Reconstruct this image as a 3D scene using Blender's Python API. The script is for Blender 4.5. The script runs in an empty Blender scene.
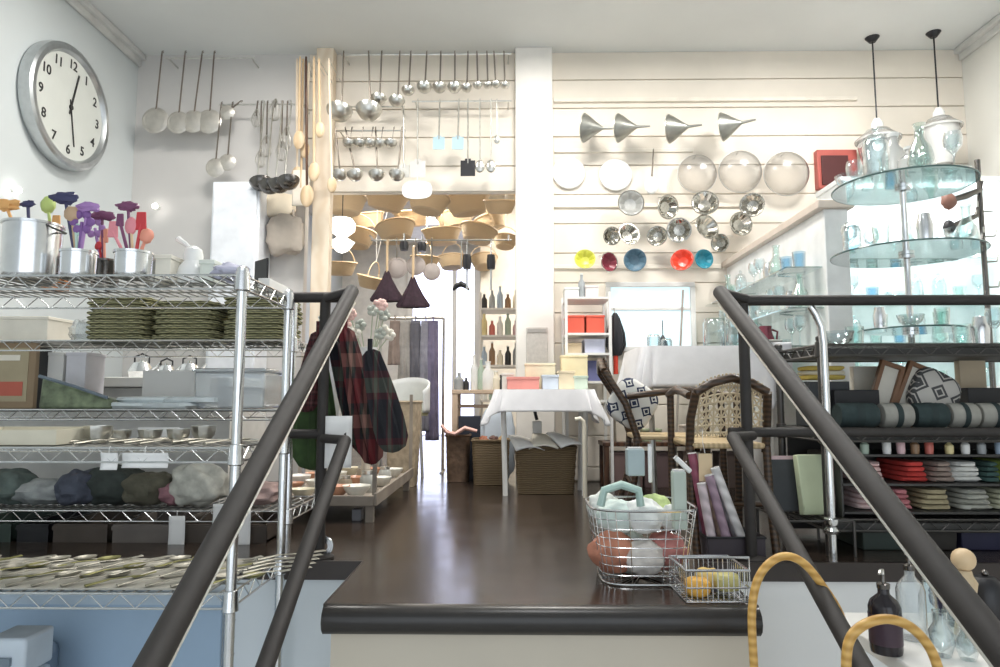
import bpy, math, random
from mathutils import Vector, Matrix, noise
random.seed(7)
D = bpy.data; SC = bpy.context.scene; COL = SC.collection
PI = math.pi
# ------------------------------------------------------------------ camera, world, lights
EYE = Vector((0, 0, 0.476)); FPX = 680.0
PITCH = math.atan(66.5/FPX); YAW = math.atan(10/FPX)
cam = D.cameras.new('camera'); cam.sensor_width = 36; cam.lens = FPX*36/1000; cam.clip_start = .02
co = D.objects.new('camera', cam); COL.objects.link(co)
co.location = EYE; co.rotation_euler = (PI/2+PITCH, 0, YAW); SC.camera = co
RM = co.rotation_euler.to_matrix()
def P(px, py, Y):
    d = RM @ Vector(((px-500)/FPX, (333.5-py)/FPX, -1)); return EYE + d*(Y/d.y)
def PX(px, Y, py=400): return P(px, py, Y).x
def PZ(py, Y, px=500): return P(px, py, Y).z
w = D.worlds.new('world'); SC.world = w; w.use_nodes = True
w.node_tree.nodes['Background'].inputs[0].default_value = (.86, .93, 1, 1)
w.node_tree.nodes['Background'].inputs[1].default_value = .35
SC.view_settings.view_transform = 'Standard'; SC.view_settings.look = 'None'
SC.view_settings.exposure = 0.68; SC.view_settings.gamma = 1; SC.view_settings.use_curve_mapping = False
SC.cycles.use_denoising = True
SC.cycles.max_bounces = 8; SC.cycles.transparent_max_bounces = 24; SC.cycles.sample_clamp_indirect = 6
def area(name, loc, rot, sx, sy, power, col):
    l = D.lights.new(name, 'AREA'); l.shape = 'RECTANGLE'; l.size = sx; l.size_y = sy; l.energy = power; l.color = col
    o = D.objects.new(name, l); COL.objects.link(o); o.location = loc; o.rotation_euler = rot; return o
area('front_fill_light', (0.2, -1.9, .5), (PI/2, 0, 0), 4.2, 2.6, 27, (.86, .93, 1))  # unseen area light added behind the camera, set low to brighten the riser walls
CEIL = PZ(53, 4.05)
ADDED_PANELS = [(-1.15, 2.9, 14, (1, .97, .92)), (.25, 3.0, 17, (1, .96, .9)), (1.7, 2.9, 20, (1, .98, .95)), (.2, 1.2, 5, (.95, .97, 1)),
         (-.9, 5.6, 36, (1, .93, .82)), (-.9, 7.8, 9, (1, .95, .88)), (.6, 6.2, 26, (1, .93, .84))]

# ------------------------------------------------------------------ materials
MC = {}
def mat(name, col, rough=.6, metal=0, var=.08, scale=12, bump=0, alpha=None, emis=None, coat=0):
    if name in MC: return MC[name]
    m = D.materials.new(name); m.use_nodes = True; nt = m.node_tree; b = nt.nodes['Principled BSDF']
    b.inputs['Roughness'].default_value = rough; b.inputs['Metallic'].default_value = metal
    c = (*col, 1)
    tc = nt.nodes.new('ShaderNodeTexCoord'); nz = nt.nodes.new('ShaderNodeTexNoise'); nz.inputs['Scale'].default_value = scale
    nz.inputs['Detail'].default_value = 4
    nt.links.new(tc.outputs['Object'], nz.inputs['Vector'])
    r = nt.nodes.new('ShaderNodeValToRGB'); r.color_ramp.elements[0].position = .3; r.color_ramp.elements[1].position = .7
    r.color_ramp.elements[0].color = (*[max(0, x*(1-var)) for x in col], 1); r.color_ramp.elements[1].color = (*[min(1, x*(1+var)) for x in col], 1)
    nt.links.new(nz.outputs['Fac'], r.inputs['Fac']); nt.links.new(r.outputs['Color'], b.inputs['Base Color'])
    if bump:
        bp = nt.nodes.new('ShaderNodeBump'); bp.inputs['Strength'].default_value = bump; bp.inputs['Distance'].default_value = .01
        nt.links.new(nz.outputs['Fac'], bp.inputs['Height']); nt.links.new(bp.outputs['Normal'], b.inputs['Normal'])
    if coat: b.inputs['Coat Weight'].default_value = coat
    if emis: b.inputs['Emission Color'].default_value = (*emis[0], 1); b.inputs['Emission Strength'].default_value = emis[1]
    MC[name] = m; return m
def glass(name, tint=(.93, .97, .98), refl=.9, rough=.02, op=.0, base=(.9, .95, .96)):
    if name in MC: return MC[name]
    m = D.materials.new(name); m.use_nodes = True; nt = m.node_tree; nt.nodes.clear()
    out = nt.nodes.new('ShaderNodeOutputMaterial'); mx = nt.nodes.new('ShaderNodeMixShader'); fr = nt.nodes.new('ShaderNodeLayerWeight')
    fr.inputs['Blend'].default_value = .45
    tr = nt.nodes.new('ShaderNodeBsdfTransparent'); tr.inputs[0].default_value = (*tint, 1)
    gl = nt.nodes.new('ShaderNodeBsdfGlossy'); gl.inputs['Roughness'].default_value = rough; gl.inputs['Color'].default_value = (refl, refl, refl, 1)
    nt.links.new(fr.outputs['Facing'], mx.inputs[0])
    src = tr.outputs[0]
    if op:
        df = nt.nodes.new('ShaderNodeBsdfDiffuse'); df.inputs[0].default_value = (*base, 1)
        m2 = nt.nodes.new('ShaderNodeMixShader'); m2.inputs[0].default_value = op
        nt.links.new(tr.outputs[0], m2.inputs[1]); nt.links.new(df.outputs[0], m2.inputs[2]); src = m2.outputs[0]
    nt.links.new(src, mx.inputs[1]); nt.links.new(gl.outputs[0], mx.inputs[2]); nt.links.new(mx.outputs[0], out.inputs[0])
    MC[name] = m; return m
def wavemat(name, c1, c2, scale=30, dirn='Z', rough=.7, dist=1.5, bump=.6, wtype='BANDS'):
    if name in MC: return MC[name]
    m = D.materials.new(name); m.use_nodes = True; nt = m.node_tree; b = nt.nodes['Principled BSDF']; b.inputs['Roughness'].default_value = rough
    tc = nt.nodes.new('ShaderNodeTexCoord'); wv = nt.nodes.new('ShaderNodeTexWave'); wv.wave_type = wtype; wv.bands_direction = dirn
    wv.inputs['Scale'].default_value = scale; wv.inputs['Distortion'].default_value = dist; wv.inputs['Detail'].default_value = 3
    nt.links.new(tc.outputs['Object'], wv.inputs['Vector'])
    r = nt.nodes.new('ShaderNodeValToRGB'); r.color_ramp.elements[0].color = (*c1, 1); r.color_ramp.elements[1].color = (*c2, 1)
    nt.links.new(wv.outputs['Fac'], r.inputs['Fac']); nt.links.new(r.outputs['Color'], b.inputs['Base Color'])
    bp = nt.nodes.new('ShaderNodeBump'); bp.inputs['Strength'].default_value = bump; bp.inputs['Distance'].default_value = .004
    nt.links.new(wv.outputs['Fac'], bp.inputs['Height']); nt.links.new(bp.outputs['Normal'], b.inputs['Normal'])
    MC[name] = m; return m
def checkmat(name, cols, scale=(20, 20, 20), rough=.8):
    """woven plaid: two crossed sets of coloured stripes"""
    if name in MC: return MC[name]
    m = D.materials.new(name); m.use_nodes = True; nt = m.node_tree; b = nt.nodes['Principled BSDF']; b.inputs['Roughness'].default_value = rough
    tc = nt.nodes.new('ShaderNodeTexCoord'); outs = []
    for d, s in (('X', scale[0]), ('Z', scale[2])):
        wv = nt.nodes.new('ShaderNodeTexWave'); wv.bands_direction = d; wv.inputs['Scale'].default_value = s; wv.inputs['Distortion'].default_value = 1.0
        nt.links.new(tc.outputs['Object'], wv.inputs['Vector'])
        r = nt.nodes.new('ShaderNodeValToRGB'); e = r.color_ramp.elements; r.color_ramp.interpolation = 'CONSTANT'
        e[0].color = (*cols[0], 1); e[1].position = .88; e[1].color = (*cols[3], 1)
        n = e.new(.35); n.color = (*cols[1], 1); n = e.new(.62); n.color = (*cols[2], 1)
        nt.links.new(wv.outputs['Fac'], r.inputs['Fac']); outs.append(r.outputs['Color'])
    mx = nt.nodes.new('ShaderNodeMixRGB'); mx.inputs[0].default_value = .5
    nt.links.new(outs[0], mx.inputs[1]); nt.links.new(outs[1], mx.inputs[2]); nt.links.new(mx.outputs[0], b.inputs['Base Color'])
    MC[name] = m; return m
def diamondmat(name, dark, light, scale=14):
    if name in MC: return MC[name]
    m = D.materials.new(name); m.use_nodes = True; nt = m.node_tree; b = nt.nodes['Principled BSDF']; b.inputs['Roughness'].default_value = .85
    tc = nt.nodes.new('ShaderNodeTexCoord'); vo = nt.nodes.new('ShaderNodeTexVoronoi'); vo.distance = 'MANHATTAN'; vo.inputs['Randomness'].default_value = 0
    vo.inputs['Scale'].default_value = scale; nt.links.new(tc.outputs['Object'], vo.inputs['Vector'])
    r = nt.nodes.new('ShaderNodeValToRGB'); e = r.color_ramp.elements; r.color_ramp.interpolation = 'CONSTANT'
    e[0].color = (*light, 1); e[1].position = .86; e[1].color = (*light, 1)
    for p, c in ((.10, dark), (.24, light), (.34, dark), (.60, light), (.70, dark)):
        n = e.new(p); n.color = (*c, 1)
    nt.links.new(vo.outputs['Distance'], r.inputs['Fac']); nt.links.new(r.outputs['Color'], b.inputs['Base Color'])
    MC[name] = m; return m
CHROME = mat('chrome', (.80, .81, .82), .22, 1, .05, 40)
STEEL = mat('brushed_steel', (.62, .61, .57), .30, 1, .12, 30)
DSTEEL = mat('dark_steel', (.16, .15, .14), .25, 1, .2, 30)
RAILM = mat('dark_grey_painted_steel', (.027, .023, .021), .6, 0, .15, 25, .05)
BLACK = mat('black_plastic', (.015, .015, .018), .4)
WHITE = mat('white_paint', (.80, .79, .76), .55, 0, .03, 4)
WARMW = mat('warm_white_boards', (.80, .735, .64), .55, 0, .05, 3, .05)
CEILM = mat('ceiling_paint', (.74, .76, .75), .7, 0, .03, 2)
WALLB = mat('pale_cool_wall_paint', (.62, .66, .665), .6, 0, .03, 2)
LINEN = mat('white_linen', (.86, .85, .86), .9, 0, .03, 20, .1)
WOOD = wavemat('light_wood', (.62, .45, .27), (.74, .57, .38), 6, 'X', .5, 6, .1)
DWOOD = wavemat('dark_brown_wood', (.05, .022, .012), (.13, .06, .03), 8, 'X', .35, 5, .1)
PALEWOOD = wavemat('pale_wood', (.80, .66, .50), (.88, .76, .61), 5, 'X', .5, 6, .05)
WICKER = wavemat('brown_wicker', (.09, .06, .03), (.24, .17, .09), 34, 'Z', .7, 3)
STRAW = wavemat('straw', (.74, .55, .34), (.90, .74, .52), 30, 'Z', .7, 3)
TRAYW = wavemat('grey_green_willow', (.06, .06, .035), (.58, .56, .32), 42, 'Z', .7, 4)
CANE = wavemat('yellow_cane', (.52, .28, .06), (.74, .46, .14), 18, 'Z', .35, 3, .1)
PORC = mat('white_porcelain', (.86, .86, .84), .15, 0, .02)
PAPER = mat('white_paper', (.83, .83, .82), .8, 0, .03)
GLASS = glass('clear_glass'); GLASSG = glass('greenish_glass', (.90, .965, .95)); GLASSB = glass('pale_blue_glass', (.74, .87, .95))
PLASTIC = glass('clear_plastic', (.92, .95, .96), .8, .15, .25)
FROST = glass('milky_glass', (.95, .95, .93), .6, .2, .6, (.92, .92, .9))

# ------------------------------------------------------------------ mesh builder
def mtx(loc=(0, 0, 0), rx=0, ry=0, rz=0, s=1):
    return Matrix.Translation(loc) @ Matrix.Rotation(rz, 4, 'Z') @ Matrix.Rotation(ry, 4, 'Y') @ Matrix.Rotation(rx, 4, 'X') @ Matrix.Scale(s, 4)
def align(p0, p1):
    d = (Vector(p1)-Vector(p0)); q = Vector((0, 0, 1)).rotation_difference(d.normalized())
    return Matrix.Translation(p0) @ q.to_matrix().to_4x4()
class MB:
    def __init__(s): s.v = []; s.f = []
    def add(s, vs, fs, M=None):
        n = len(s.v)
        s.v += [tuple(M @ Vector(v)) if M else tuple(v) for v in vs]; s.f += [tuple(i+n for i in f) for f in fs]; return s
    def box(s, c, d, M=None, taper=1):
        x, y, z = d[0]/2, d[1]/2, d[2]/2; cx, cy, cz = c; t = taper
        vs = [(cx-x, cy-y, cz-z), (cx+x, cy-y, cz-z), (cx+x, cy+y, cz-z), (cx-x, cy+y, cz-z), (cx-x*t, cy-y*t, cz+z), (cx+x*t, cy-y*t, cz+z), (cx+x*t, cy+y*t, cz+z), (cx-x*t, cy+y*t, cz+z)]
        return s.add(vs, [(3, 2, 1, 0), (4, 5, 6, 7), (0, 1, 5, 4), (1, 2, 6, 5), (2, 3, 7, 6), (3, 0, 4, 7)], M)
    def bb(s, x0, x1, y0, y1, z0, z1, M=None): return s.box(((x0+x1)/2, (y0+y1)/2, (z0+z1)/2), (abs(x1-x0), abs(y1-y0), abs(z1-z0)), M)
    def tube(s, pts, r, n=8, closed=False, M=None, flat=1):
        pts = [Vector(p) for p in pts]; k = len(pts); rs = r if isinstance(r, (list, tuple)) else [r]*k
        vs = []; up = None
        for i, p in enumerate(pts):
            a = pts[(i-1) % k] if (i or closed) else p; b = pts[(i+1) % k] if (i < k-1 or closed) else p
            t = (b-a).normalized()
            if up is None:
                up = Vector((0, 0, 1)) if abs(t.z) < .9 else Vector((0, 1, 0))
            u = t.cross(up)
            if u.length < 1e-4: u = t.cross(Vector((1, 0, .3)))
            u.normalize(); v = u.cross(t).normalized(); up = v
            for j in range(n):
                an = 2*PI*j/n; vs.append(p+u*math.cos(an)*rs[i]+v*math.sin(an)*rs[i]*flat)
        fs = []
        for i in range(k if closed else k-1):
            for j in range(n):
                a = i*n+j; b = i*n+(j+1) % n; c = ((i+1) % k)*n+(j+1) % n; d = ((i+1) % k)*n+j; fs.append((a, b, c, d))
        if not closed: fs += [tuple(range(n-1, -1, -1)), tuple(range((k-1)*n, k*n))]
        return s.add(vs, fs, M)
    def rod(s, a, b, r, n=8, M=None): return s.tube([a, b], r, n, False, M)
    def lathe(s, prof, n=20, M=None, sx=1, sy=1, e=2, fold=0, nf=0, seed=0, cap=True):
        """prof = [(radius, z)]; e > 2 squares the section; fold adds pleats"""
        vs = []; k = len(prof)
        for (r, z) in prof:
            for j in range(n):
                a = 2*PI*j/n; c, q = math.cos(a), math.sin(a)
                rr = r*(1+fold*math.cos(nf*a+seed)) if fold else r
                if e != 2: c = math.copysign(abs(c)**(2/e), c); q = math.copysign(abs(q)**(2/e), q)
                vs.append((rr*c*sx, rr*q*sy, z))
        fs = [(i*n+j, i*n+(j+1) % n, (i+1)*n+(j+1) % n, (i+1)*n+j) for i in range(k-1) for j in range(n)]
        if cap:
            if prof[0][0] > 1e-5: fs.append(tuple(range(n-1, -1, -1)))
            if prof[-1][0] > 1e-5: fs.append(tuple(range((k-1)*n, k*n)))
        return s.add(vs, fs, M)
    def blob(s, c, r, seed=0, amp=.15, nu=16, nv=10, fr=2.5, M=None, e=2):
        vs = [];
        for i in range(nv+1):
            th = PI*i/nv
            for j in range(nu):
                ph = 2*PI*j/nu; x, y, z = math.sin(th)*math.cos(ph), math.sin(th)*math.sin(ph), math.cos(th)
                if e != 2: x, y, z = [math.copysign(abs(q)**(2/e), q) for q in (x, y, z)]
                k = 1+amp*noise.noise(Vector((x*fr+seed*3.1, y*fr, z*fr)))*2
                vs.append((c[0]+x*r[0]*k, c[1]+y*r[1]*k, c[2]+z*r[2]*k))
        fs = [(i*nu+j, (i+1)*nu+j, (i+1)*nu+(j+1) % nu, i*nu+(j+1) % nu) for i in range(nv) for j in range(nu)]
        return s.add(vs, fs, M)
    def sheet(s, fn, nu, nv, M=None):
        vs = [fn(i/nu, j/nv) for i in range(nu+1) for j in range(nv+1)]
        fs = [(i*(nv+1)+j, (i+1)*(nv+1)+j, (i+1)*(nv+1)+j+1, i*(nv+1)+j+1) for i in range(nu) for j in range(nv)]
        return s.add(vs, fs, M)
    def build(s, name, m, parent=None, bevel=0, solid=0, sub=0, smooth=True, loc=None):
        me = D.meshes.new(name); me.from_pydata(s.v, [], s.f); me.materials.append(m); me.validate(); me.update()
        if smooth:
            me.polygons.foreach_set('use_smooth', [True]*len(me.polygons))
            try: me.set_sharp_from_angle(angle=math.radians(38))
            except Exception: pass
        o = D.objects.new(name, me); COL.objects.link(o)
        if parent is not None: o.parent = parent
        if loc is not None: o.location = loc
        if solid:
            q = o.modifiers.new('solid', 'SOLIDIFY'); q.thickness = solid; q.offset = 0
        if bevel:
            q = o.modifiers.new('bevel', 'BEVEL'); q.width = bevel; q.segments = 2; q.limit_method = 'ANGLE'
        if sub:
            q = o.modifiers.new('sub', 'SUBSURF'); q.levels = sub; q.render_levels = sub
        return o
def tag(o, label, cat, group=None, kind=None):
    o['label'] = label; o['category'] = cat
    if group: o['group'] = group
    if kind: o['kind'] = kind
    return o
def thing(name, label, cat, loc=(0, 0, 0), rz=0, group=None, rx=0, ry=0):
    o = D.objects.new(name, None); o.empty_display_size = .05; COL.objects.link(o); o.location = loc; o.rotation_euler = (rx, ry, rz)
    return tag(o, label, cat, group)
def kids(o): return [c for c in D.objects if c.parent == o]
def tree(o):
    return [(c, tree(c)) for c in o.children]
def copy(o, loc=None, rz=None, label=None, group=None, s=None, rot=None):
    def rec(src, parent):
        c = src.copy(); COL.objects.link(c)
        if parent: c.parent = parent
        for ch in src.children: rec(ch, c)
        return c
    c = rec(o, None)
    if loc is not None: c.location = loc
    if rz is not None: c.rotation_euler = (0, 0, rz)
    if rot is not None: c.rotation_euler = rot
    if label: c['label'] = label
    if group: c['group'] = group
    if s is not None: c.scale = (s, s, s) if isinstance(s, (int, float)) else s
    return c
def place(state, first, loc, **k):
    """first time moves the source itself, afterwards copies it"""
    if state.get(first.name): return copy(first, loc, **k)
    state[first.name] = 1; first.location = loc
    if 'rz' in k and k['rz'] is not None: first.rotation_euler = (0, 0, k['rz'])
    if k.get('rot') is not None: first.rotation_euler = k['rot']
    if k.get('label'): first['label'] = k['label']
    if k.get('group'): first['group'] = k['group']
    if k.get('s') is not None: first.scale = (k['s'],)*3 if isinstance(k['s'], (int, float)) else k['s']
    return first
USED = {}
ORD = ['first', 'second', 'third', 'fourth', 'fifth', 'sixth', 'seventh', 'eighth', 'ninth', 'tenth', 'eleventh', 'twelfth', 'thirteenth', 'fourteenth', 'fifteenth', 'sixteenth', 'seventeenth', 'eighteenth', 'nineteenth', 'twentieth', 'twenty-first', 'twenty-second', 'twenty-third', 'twenty-fourth']
def nth(i, n): return 'leftmost' if i == 0 else ('rightmost' if i == n-1 else ORD[i]+' from left')
def struct(name, mb, m, **k):
    o = mb.build(name, m, **k); o['kind'] = 'structure'; return o

# ------------------------------------------------------------------ structure
YB = 4.05; XL = PX(134, YB, 150); XR = PX(968, YB, 150); YF = 2.07; LOW = -1.12
def plankmat():
    m = D.materials.new('dark_floor_planks'); m.use_nodes = True; nt = m.node_tree; b = nt.nodes['Principled BSDF']
    tc = nt.nodes.new('ShaderNodeTexCoord'); mp = nt.nodes.new('ShaderNodeMapping'); mp.inputs['Rotation'].default_value = (0, 0, PI/2)
    br = nt.nodes.new('ShaderNodeTexBrick'); br.inputs['Scale'].default_value = 1; br.inputs['Brick Width'].default_value = 1.6; br.inputs['Row Height'].default_value = .14
    br.inputs['Mortar Size'].default_value = .002; br.inputs['Color1'].default_value = (.066, .047, .036, 1); br.inputs['Color2'].default_value = (.045, .032, .025, 1); br.inputs['Mortar'].default_value = (.02, .015, .012, 1)
    nt.links.new(tc.outputs['Object'], mp.inputs[0]); nt.links.new(mp.outputs[0], br.inputs['Vector']); 
    nz = nt.nodes.new('ShaderNodeTexNoise'); nz.inputs['Scale'].default_value = 5; nz.inputs['Detail'].default_value = 6
    nt.links.new(tc.outputs['Object'], nz.inputs['Vector'])
    mx = nt.nodes.new('ShaderNodeMixRGB'); mx.blend_type = 'MULTIPLY'; mx.inputs[0].default_value = .5
    nt.links.new(br.outputs['Color'], mx.inputs[1]); nt.links.new(nz.outputs['Fac'], mx.inputs[2]); nt.links.new(mx.outputs[0], b.inputs['Base Color'])
    mr = nt.nodes.new('ShaderNodeMapRange'); mr.inputs['To Min'].default_value = .12; mr.inputs['To Max'].default_value = .30
    nt.links.new(nz.outputs['Fac'], mr.inputs['Value']); nt.links.new(mr.outputs[0], b.inputs['Roughness'])
    return m
PLANK = plankmat()
LX0, LX1, LY = PX(325, 1.64, 600), PX(757, 1.64, 600), 1.61
fl = MB(); fl.bb(XL, XR, YF, 9.4, -.052, 0); fl.bb(LX0, LX1, LY+.03, YF, -.052, 0)
struct('floor', fl, PLANK, smooth=False)
NOSE = mat('black_rubber_nosing', (.025, .022, .02), .3, 0, .1, 30)
n_ = MB(); n_.tube([(LX0, LY+.03, -.032), (LX1, LY+.03, -.032)], .034, 12); struct('trim_1', n_, NOSE)
n_ = MB(); n_.bb(LX0-.004, LX0, LY+.03, YF, -.066, .001); n_.bb(LX1, LX1+.004, LY+.03, YF, -.066, .001); n_.bb(XL, LX0, YF-.012, YF-.001, -.052, .002); n_.bb(LX1, XR, YF-.012, YF-.001, -.052, .002)
struct('trim_2', n_, mat('dark_brown_edge', (.04, .03, .026), .4))
n_ = MB(); n_.bb(LX0+.012, LX1-.008, LY+.045, YF-.02, LOW, -.055); struct('wall_landing', n_, mat('beige_riser', (.62, .56, .46), .6, 0, .04, 3))
n_ = MB(); n_.bb(XL, LX0+.2, YF-.005, YF+.06, LOW, -.053); struct('wall_left_lower', n_, mat('blue_shaded_wall', (.74, .80, .84), .5, 0, .04, 3))  # white wall like the right one; its bluish light is put into this colour
n_ = MB(); n_.bb(LX1-.2, XR, YF-.005, YF+.06, LOW, -.053); struct('wall_right_lower', n_, mat('cool_white_wall', (.86, .87, .87), .5, 0, .03, 3))
n_ = MB(); n_.bb(XL, XR, -2.2, YF, LOW-.05, LOW); struct('floor_lower', n_, mat('pale_tiles', (.6, .6, .58), .5))
n_ = MB(); n_.bb(XL, XR, -2.2, YB+.1, CEIL, CEIL+.06); struct('ceiling', n_, CEILM)
n_ = MB(); n_.bb(XL, XR, YB+.1, 9.4, CEIL, CEIL+.06); struct('ceiling_rear', n_, mat('rear_ceiling_paint', (.82, .76, .66), .7))
n_ = MB(); n_.bb(XL-.08, XL, -2.2, 9.4, LOW, CEIL+.06); struct('wall_left', n_, WALLB)
n_ = MB(); n_.bb(XR, XR+.08, -2.2, 9.4, LOW, CEIL+.06); struct('wall_right', n_, mat('warm_wall', (.78, .77, .72), .6, 0, .03, 2))
def cove(name, x, sgn):
    n_ = MB(); n_.bb(x, x+sgn*.05, -2.2, YB, CEIL-.035, CEIL); n_.bb(x+sgn*.001, x+sgn*.022, -2.2, YB, CEIL-.075, CEIL-.03); struct(name, n_, mat('cornice_paint', (.68, .68, .66), .6), bevel=.008)
cove('trim_3', XL, 1); cove('trim_4', XR, -1)
# boarded back walls
def boards(name, x0, x1, z0, z1, m, y=YB, h=.182, proud=()):
    n_ = MB(); z = z1
    while z > z0+.005:
        b = max(z0, z-h); n_.bb(x0, x1, y, y+.06, b+.006, z); n_.bb(x0, x1, y+.012, y+.05, b, b+.008); z = b
    return struct(name, n_, m, bevel=.003)
XO0, XO1 = PX(300, YB), PX(517, YB)
COLX0, COLX1 = PX(516, 3.98), PX(555, 3.98)
HZ = PZ(192, YB)
n_ = MB(); n_.bb(XL, XO0, YB, YB+.07, 0, CEIL); struct('wall_back_left', n_, mat('greyish_wall', (.64, .62, .60), .6, 0, .03, 2))
boards('wall_back_header', XO0, COLX0, HZ, CEIL, WARMW)
boards('wall_back_right', COLX1-.02, XR, 0, CEIL, WARMW)
n_ = MB(); n_.bb(COLX0, COLX1, 3.98, YB+.10, 0, CEIL); struct('column', n_, mat('bright_white_column', (.88, .85, .80), .5, 0, .05, 6, .1), bevel=.006)
n_ = MB(); n_.bb(PX(307, 3.97), PX(325, 3.97), 3.97, 4.045, 0, CEIL); struct('post', n_, PALEWOOD, bevel=.004)
for i, (py, a, b, t) in enumerate([(101, 556, 872, .02), (151, 556, 700, .012), (206, 545, 760, .014), (267, 545, 725, .014)]):
    n_ = MB(); z = PZ(py, 4.04); n_.bb(PX(a, YB), PX(b, YB), YB-t, YB+.01, z-.012, z+.012); struct('trim_%d' % (5+i), n_, mat('cream_batten', (.80, .74, .64), .5), bevel=.003)
# deep room beyond
n_ = MB(); n_.bb(XL, XR, 9.3, 9.4, 0, CEIL); struct('wall_far', n_, mat('far_wall', (.82, .80, .76), .6))
n_ = MB(); n_.bb(PX(480, 7), XR, 7.0, 7.07, 0, CEIL); struct('wall_inner', n_, mat('inner_wall', (.80, .77, .70), .6))
dr = MB(); dx0, dx1, dz = PX(412, 9.25), PX(474, 9.25), PZ(262, 9.25)
dr.bb(dx0-.08, dx0, 9.22, 9.3, 0, dz+.08); dr.bb(dx1, dx1+.08, 9.22, 9.3, 0, dz+.08); dr.bb(dx0, dx1, 9.22, 9.3, dz, dz+.08); dr.bb((dx0+dx1)/2+.12, (dx0+dx1)/2+.18, 9.23, 9.28, .1, dz)
do = struct('door_1', dr, WHITE, bevel=.005)
q = MB(); q.bb(dx0, dx1, 9.27, 9.285, 0.02, dz); q.build('door_pane', mat('daylit_door_pane', (.8, .85, 1), .3, emis=((.66, .72, 1), 2.2)), do)
q = MB(); q.tube([(dx0+.1, 9.25, 1.0), (dx0+.1, 9.2, 1.0), (dx0+.2, 9.2, 1.0)], .012, 8); q.build('door_handle', STEEL, do)
# window in right back wall
wx0, wx1, wz0, wz1 = PX(612, YB), PX(692, YB), PZ(347, YB), PZ(288, YB)
wn = MB()
for a in ((wx0-.03, wx1+.03, wz1, wz1+.03), (wx0-.03, wx1+.03, wz0-.03, wz0), (wx0-.03, wx0, wz0, wz1), (wx1, wx1+.03, wz0, wz1)): wn.bb(a[0], a[1], YB-.03, YB+.02, a[2], a[3])
wn.bb(wx0, wx1, YB-.02, YB, wz1-.14, wz1-.12)
wo = struct('window_1', wn, WHITE, bevel=.004)
q = MB(); q.bb(wx0, wx1, YB-.012, YB-.004, wz0, wz1); q.build('window_pane', mat('pale_blue_pane', (.55, .72, .78), .12, emis=((.62, .80, .86), .55)), wo)
q = MB(); q.bb(wx0+.25, wx1+.06, YB-.07, YB-.01, wz0-.045, wz0-.03); q.build('window_sill', mat('dark_sill', (.05, .06, .06), .4), wo)
# invented ceiling panels, added to light the room
LM = mat('added_panel_diffuser', (.9, .9, .9), .4, emis=((1, .97, .92), 3))
for i, (x, y, p, c) in enumerate(ADDED_PANELS):
    t = thing('added_ceiling_panel', 'added flat white ceiling light panel, %s counted from the shop front' % ORD[i], 'lamp', (x, y, CEIL-.001), 0, 'added ceiling light panels')
    MB().box((0, 0, -.02), (.52, .52, .04)).build('panel_housing', WHITE, t, bevel=.006); MB().box((0, 0, -.043), (.46, .46, .006)).build('diffuser', LM, t)
    area('added_panel_light', (x, y, CEIL-.055), (0, 0, 0), .46, .46, p, c)

# ------------------------------------------------------------------ hand rails and guards
RX0, RX1 = PX(352, 2.08), PX(720, 2.08)
def railset(xr, sgn, pt, pb, lt, lb, name, lab):
    t = thing(name, lab, 'handrail', (xr, 2.1, 0))
    def seg(a, b):  # a=(px,py) top, b bottom at constant x
        out = []
        for (px, py) in (a, b):
            lo, hi = .3, 3.0
            for _ in range(50):
                mid = (lo+hi)/2; q = P(px, py, mid)
                if abs(q.x) < abs(xr): lo = mid
                else: hi = mid
            out.append(P(px, py, (lo+hi)/2))
        return [Vector((xr, v.y, v.z)) for v in out]
    a, b = seg(pt, pb); d = (b-a).normalized(); b2 = b+d*.5
    L = lambda v: v-Vector((xr, 2.1, 0))
    m = MB(); m.tube([L(a), L(b2)], .0212, 16); m.build('top_rail', RAILM, t)
    m = MB(); m.tube([L(a)+d*.05+Vector((-sgn*.018, 0, -.016)), L(b2)+Vector((-sgn*.0155, 0, -.0145))], .004, 6); m.build('highlight_strip', STEEL, t)  # thin bright tube added as the highlight along the rail
    c, e = seg(lt, lb); d = (e-c).normalized()
    m = MB(); m.tube([L(c), L(e+d*.6)], .0185, 14); m.build('lower_rail', RAILM, t)
    m = MB(); m.tube([L(a), L(a)+Vector((sgn*.085, .012, -.02))], .014, 10); m.build('upper_bracket', RAILM, t)
    m = MB(); m.tube([L(c), L(c)+Vector((sgn*.085, .08, 0))], .014, 10); m.build('lower_bracket', RAILM, t)
railset(RX0, -1, (352, 291), (150, 667), (345, 440), (265, 667), 'handrail', 'dark grey sloping stair handrail on the left side of the landing')
railset(RX1, 1, (720, 292), (1000, 648), (733, 437), (862, 667), 'handrail', 'dark grey sloping stair handrail on the right side of the landing')
GY = 2.105
def guard(lab, xp, x0, x1, y1=297, y2=434):
    t = thing('guard_rail', lab, 'railing', (xp, GY, 0)); z1, z2 = PZ(y1, GY), PZ(y2, GY)
    MB().rod((0, 0, 0), (0, 0, z1), .0165, 14).build('post', RAILM, t)
    MB().rod((x0-xp, 0, z1), (x1-xp, 0, z1), .0165, 14).build('top_bar', RAILM, t)
    MB().rod((x0-xp, 0, z2), (x1-xp, 0, z2), .0145, 12).build('middle_bar', RAILM, t)
    MB().lathe([(.045, 0), (.045, .006), (.02, .012)], 16).build('base_plate', RAILM, t)
guard('short dark grey guard rail with post at the left of the landing', PX(323, GY), PX(287, GY), PX(348, GY))
guard('long dark grey guard rail with post in front of the right wire shelf', PX(746, GY), PX(728, GY), PX(1075, GY), 301, 432)

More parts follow.
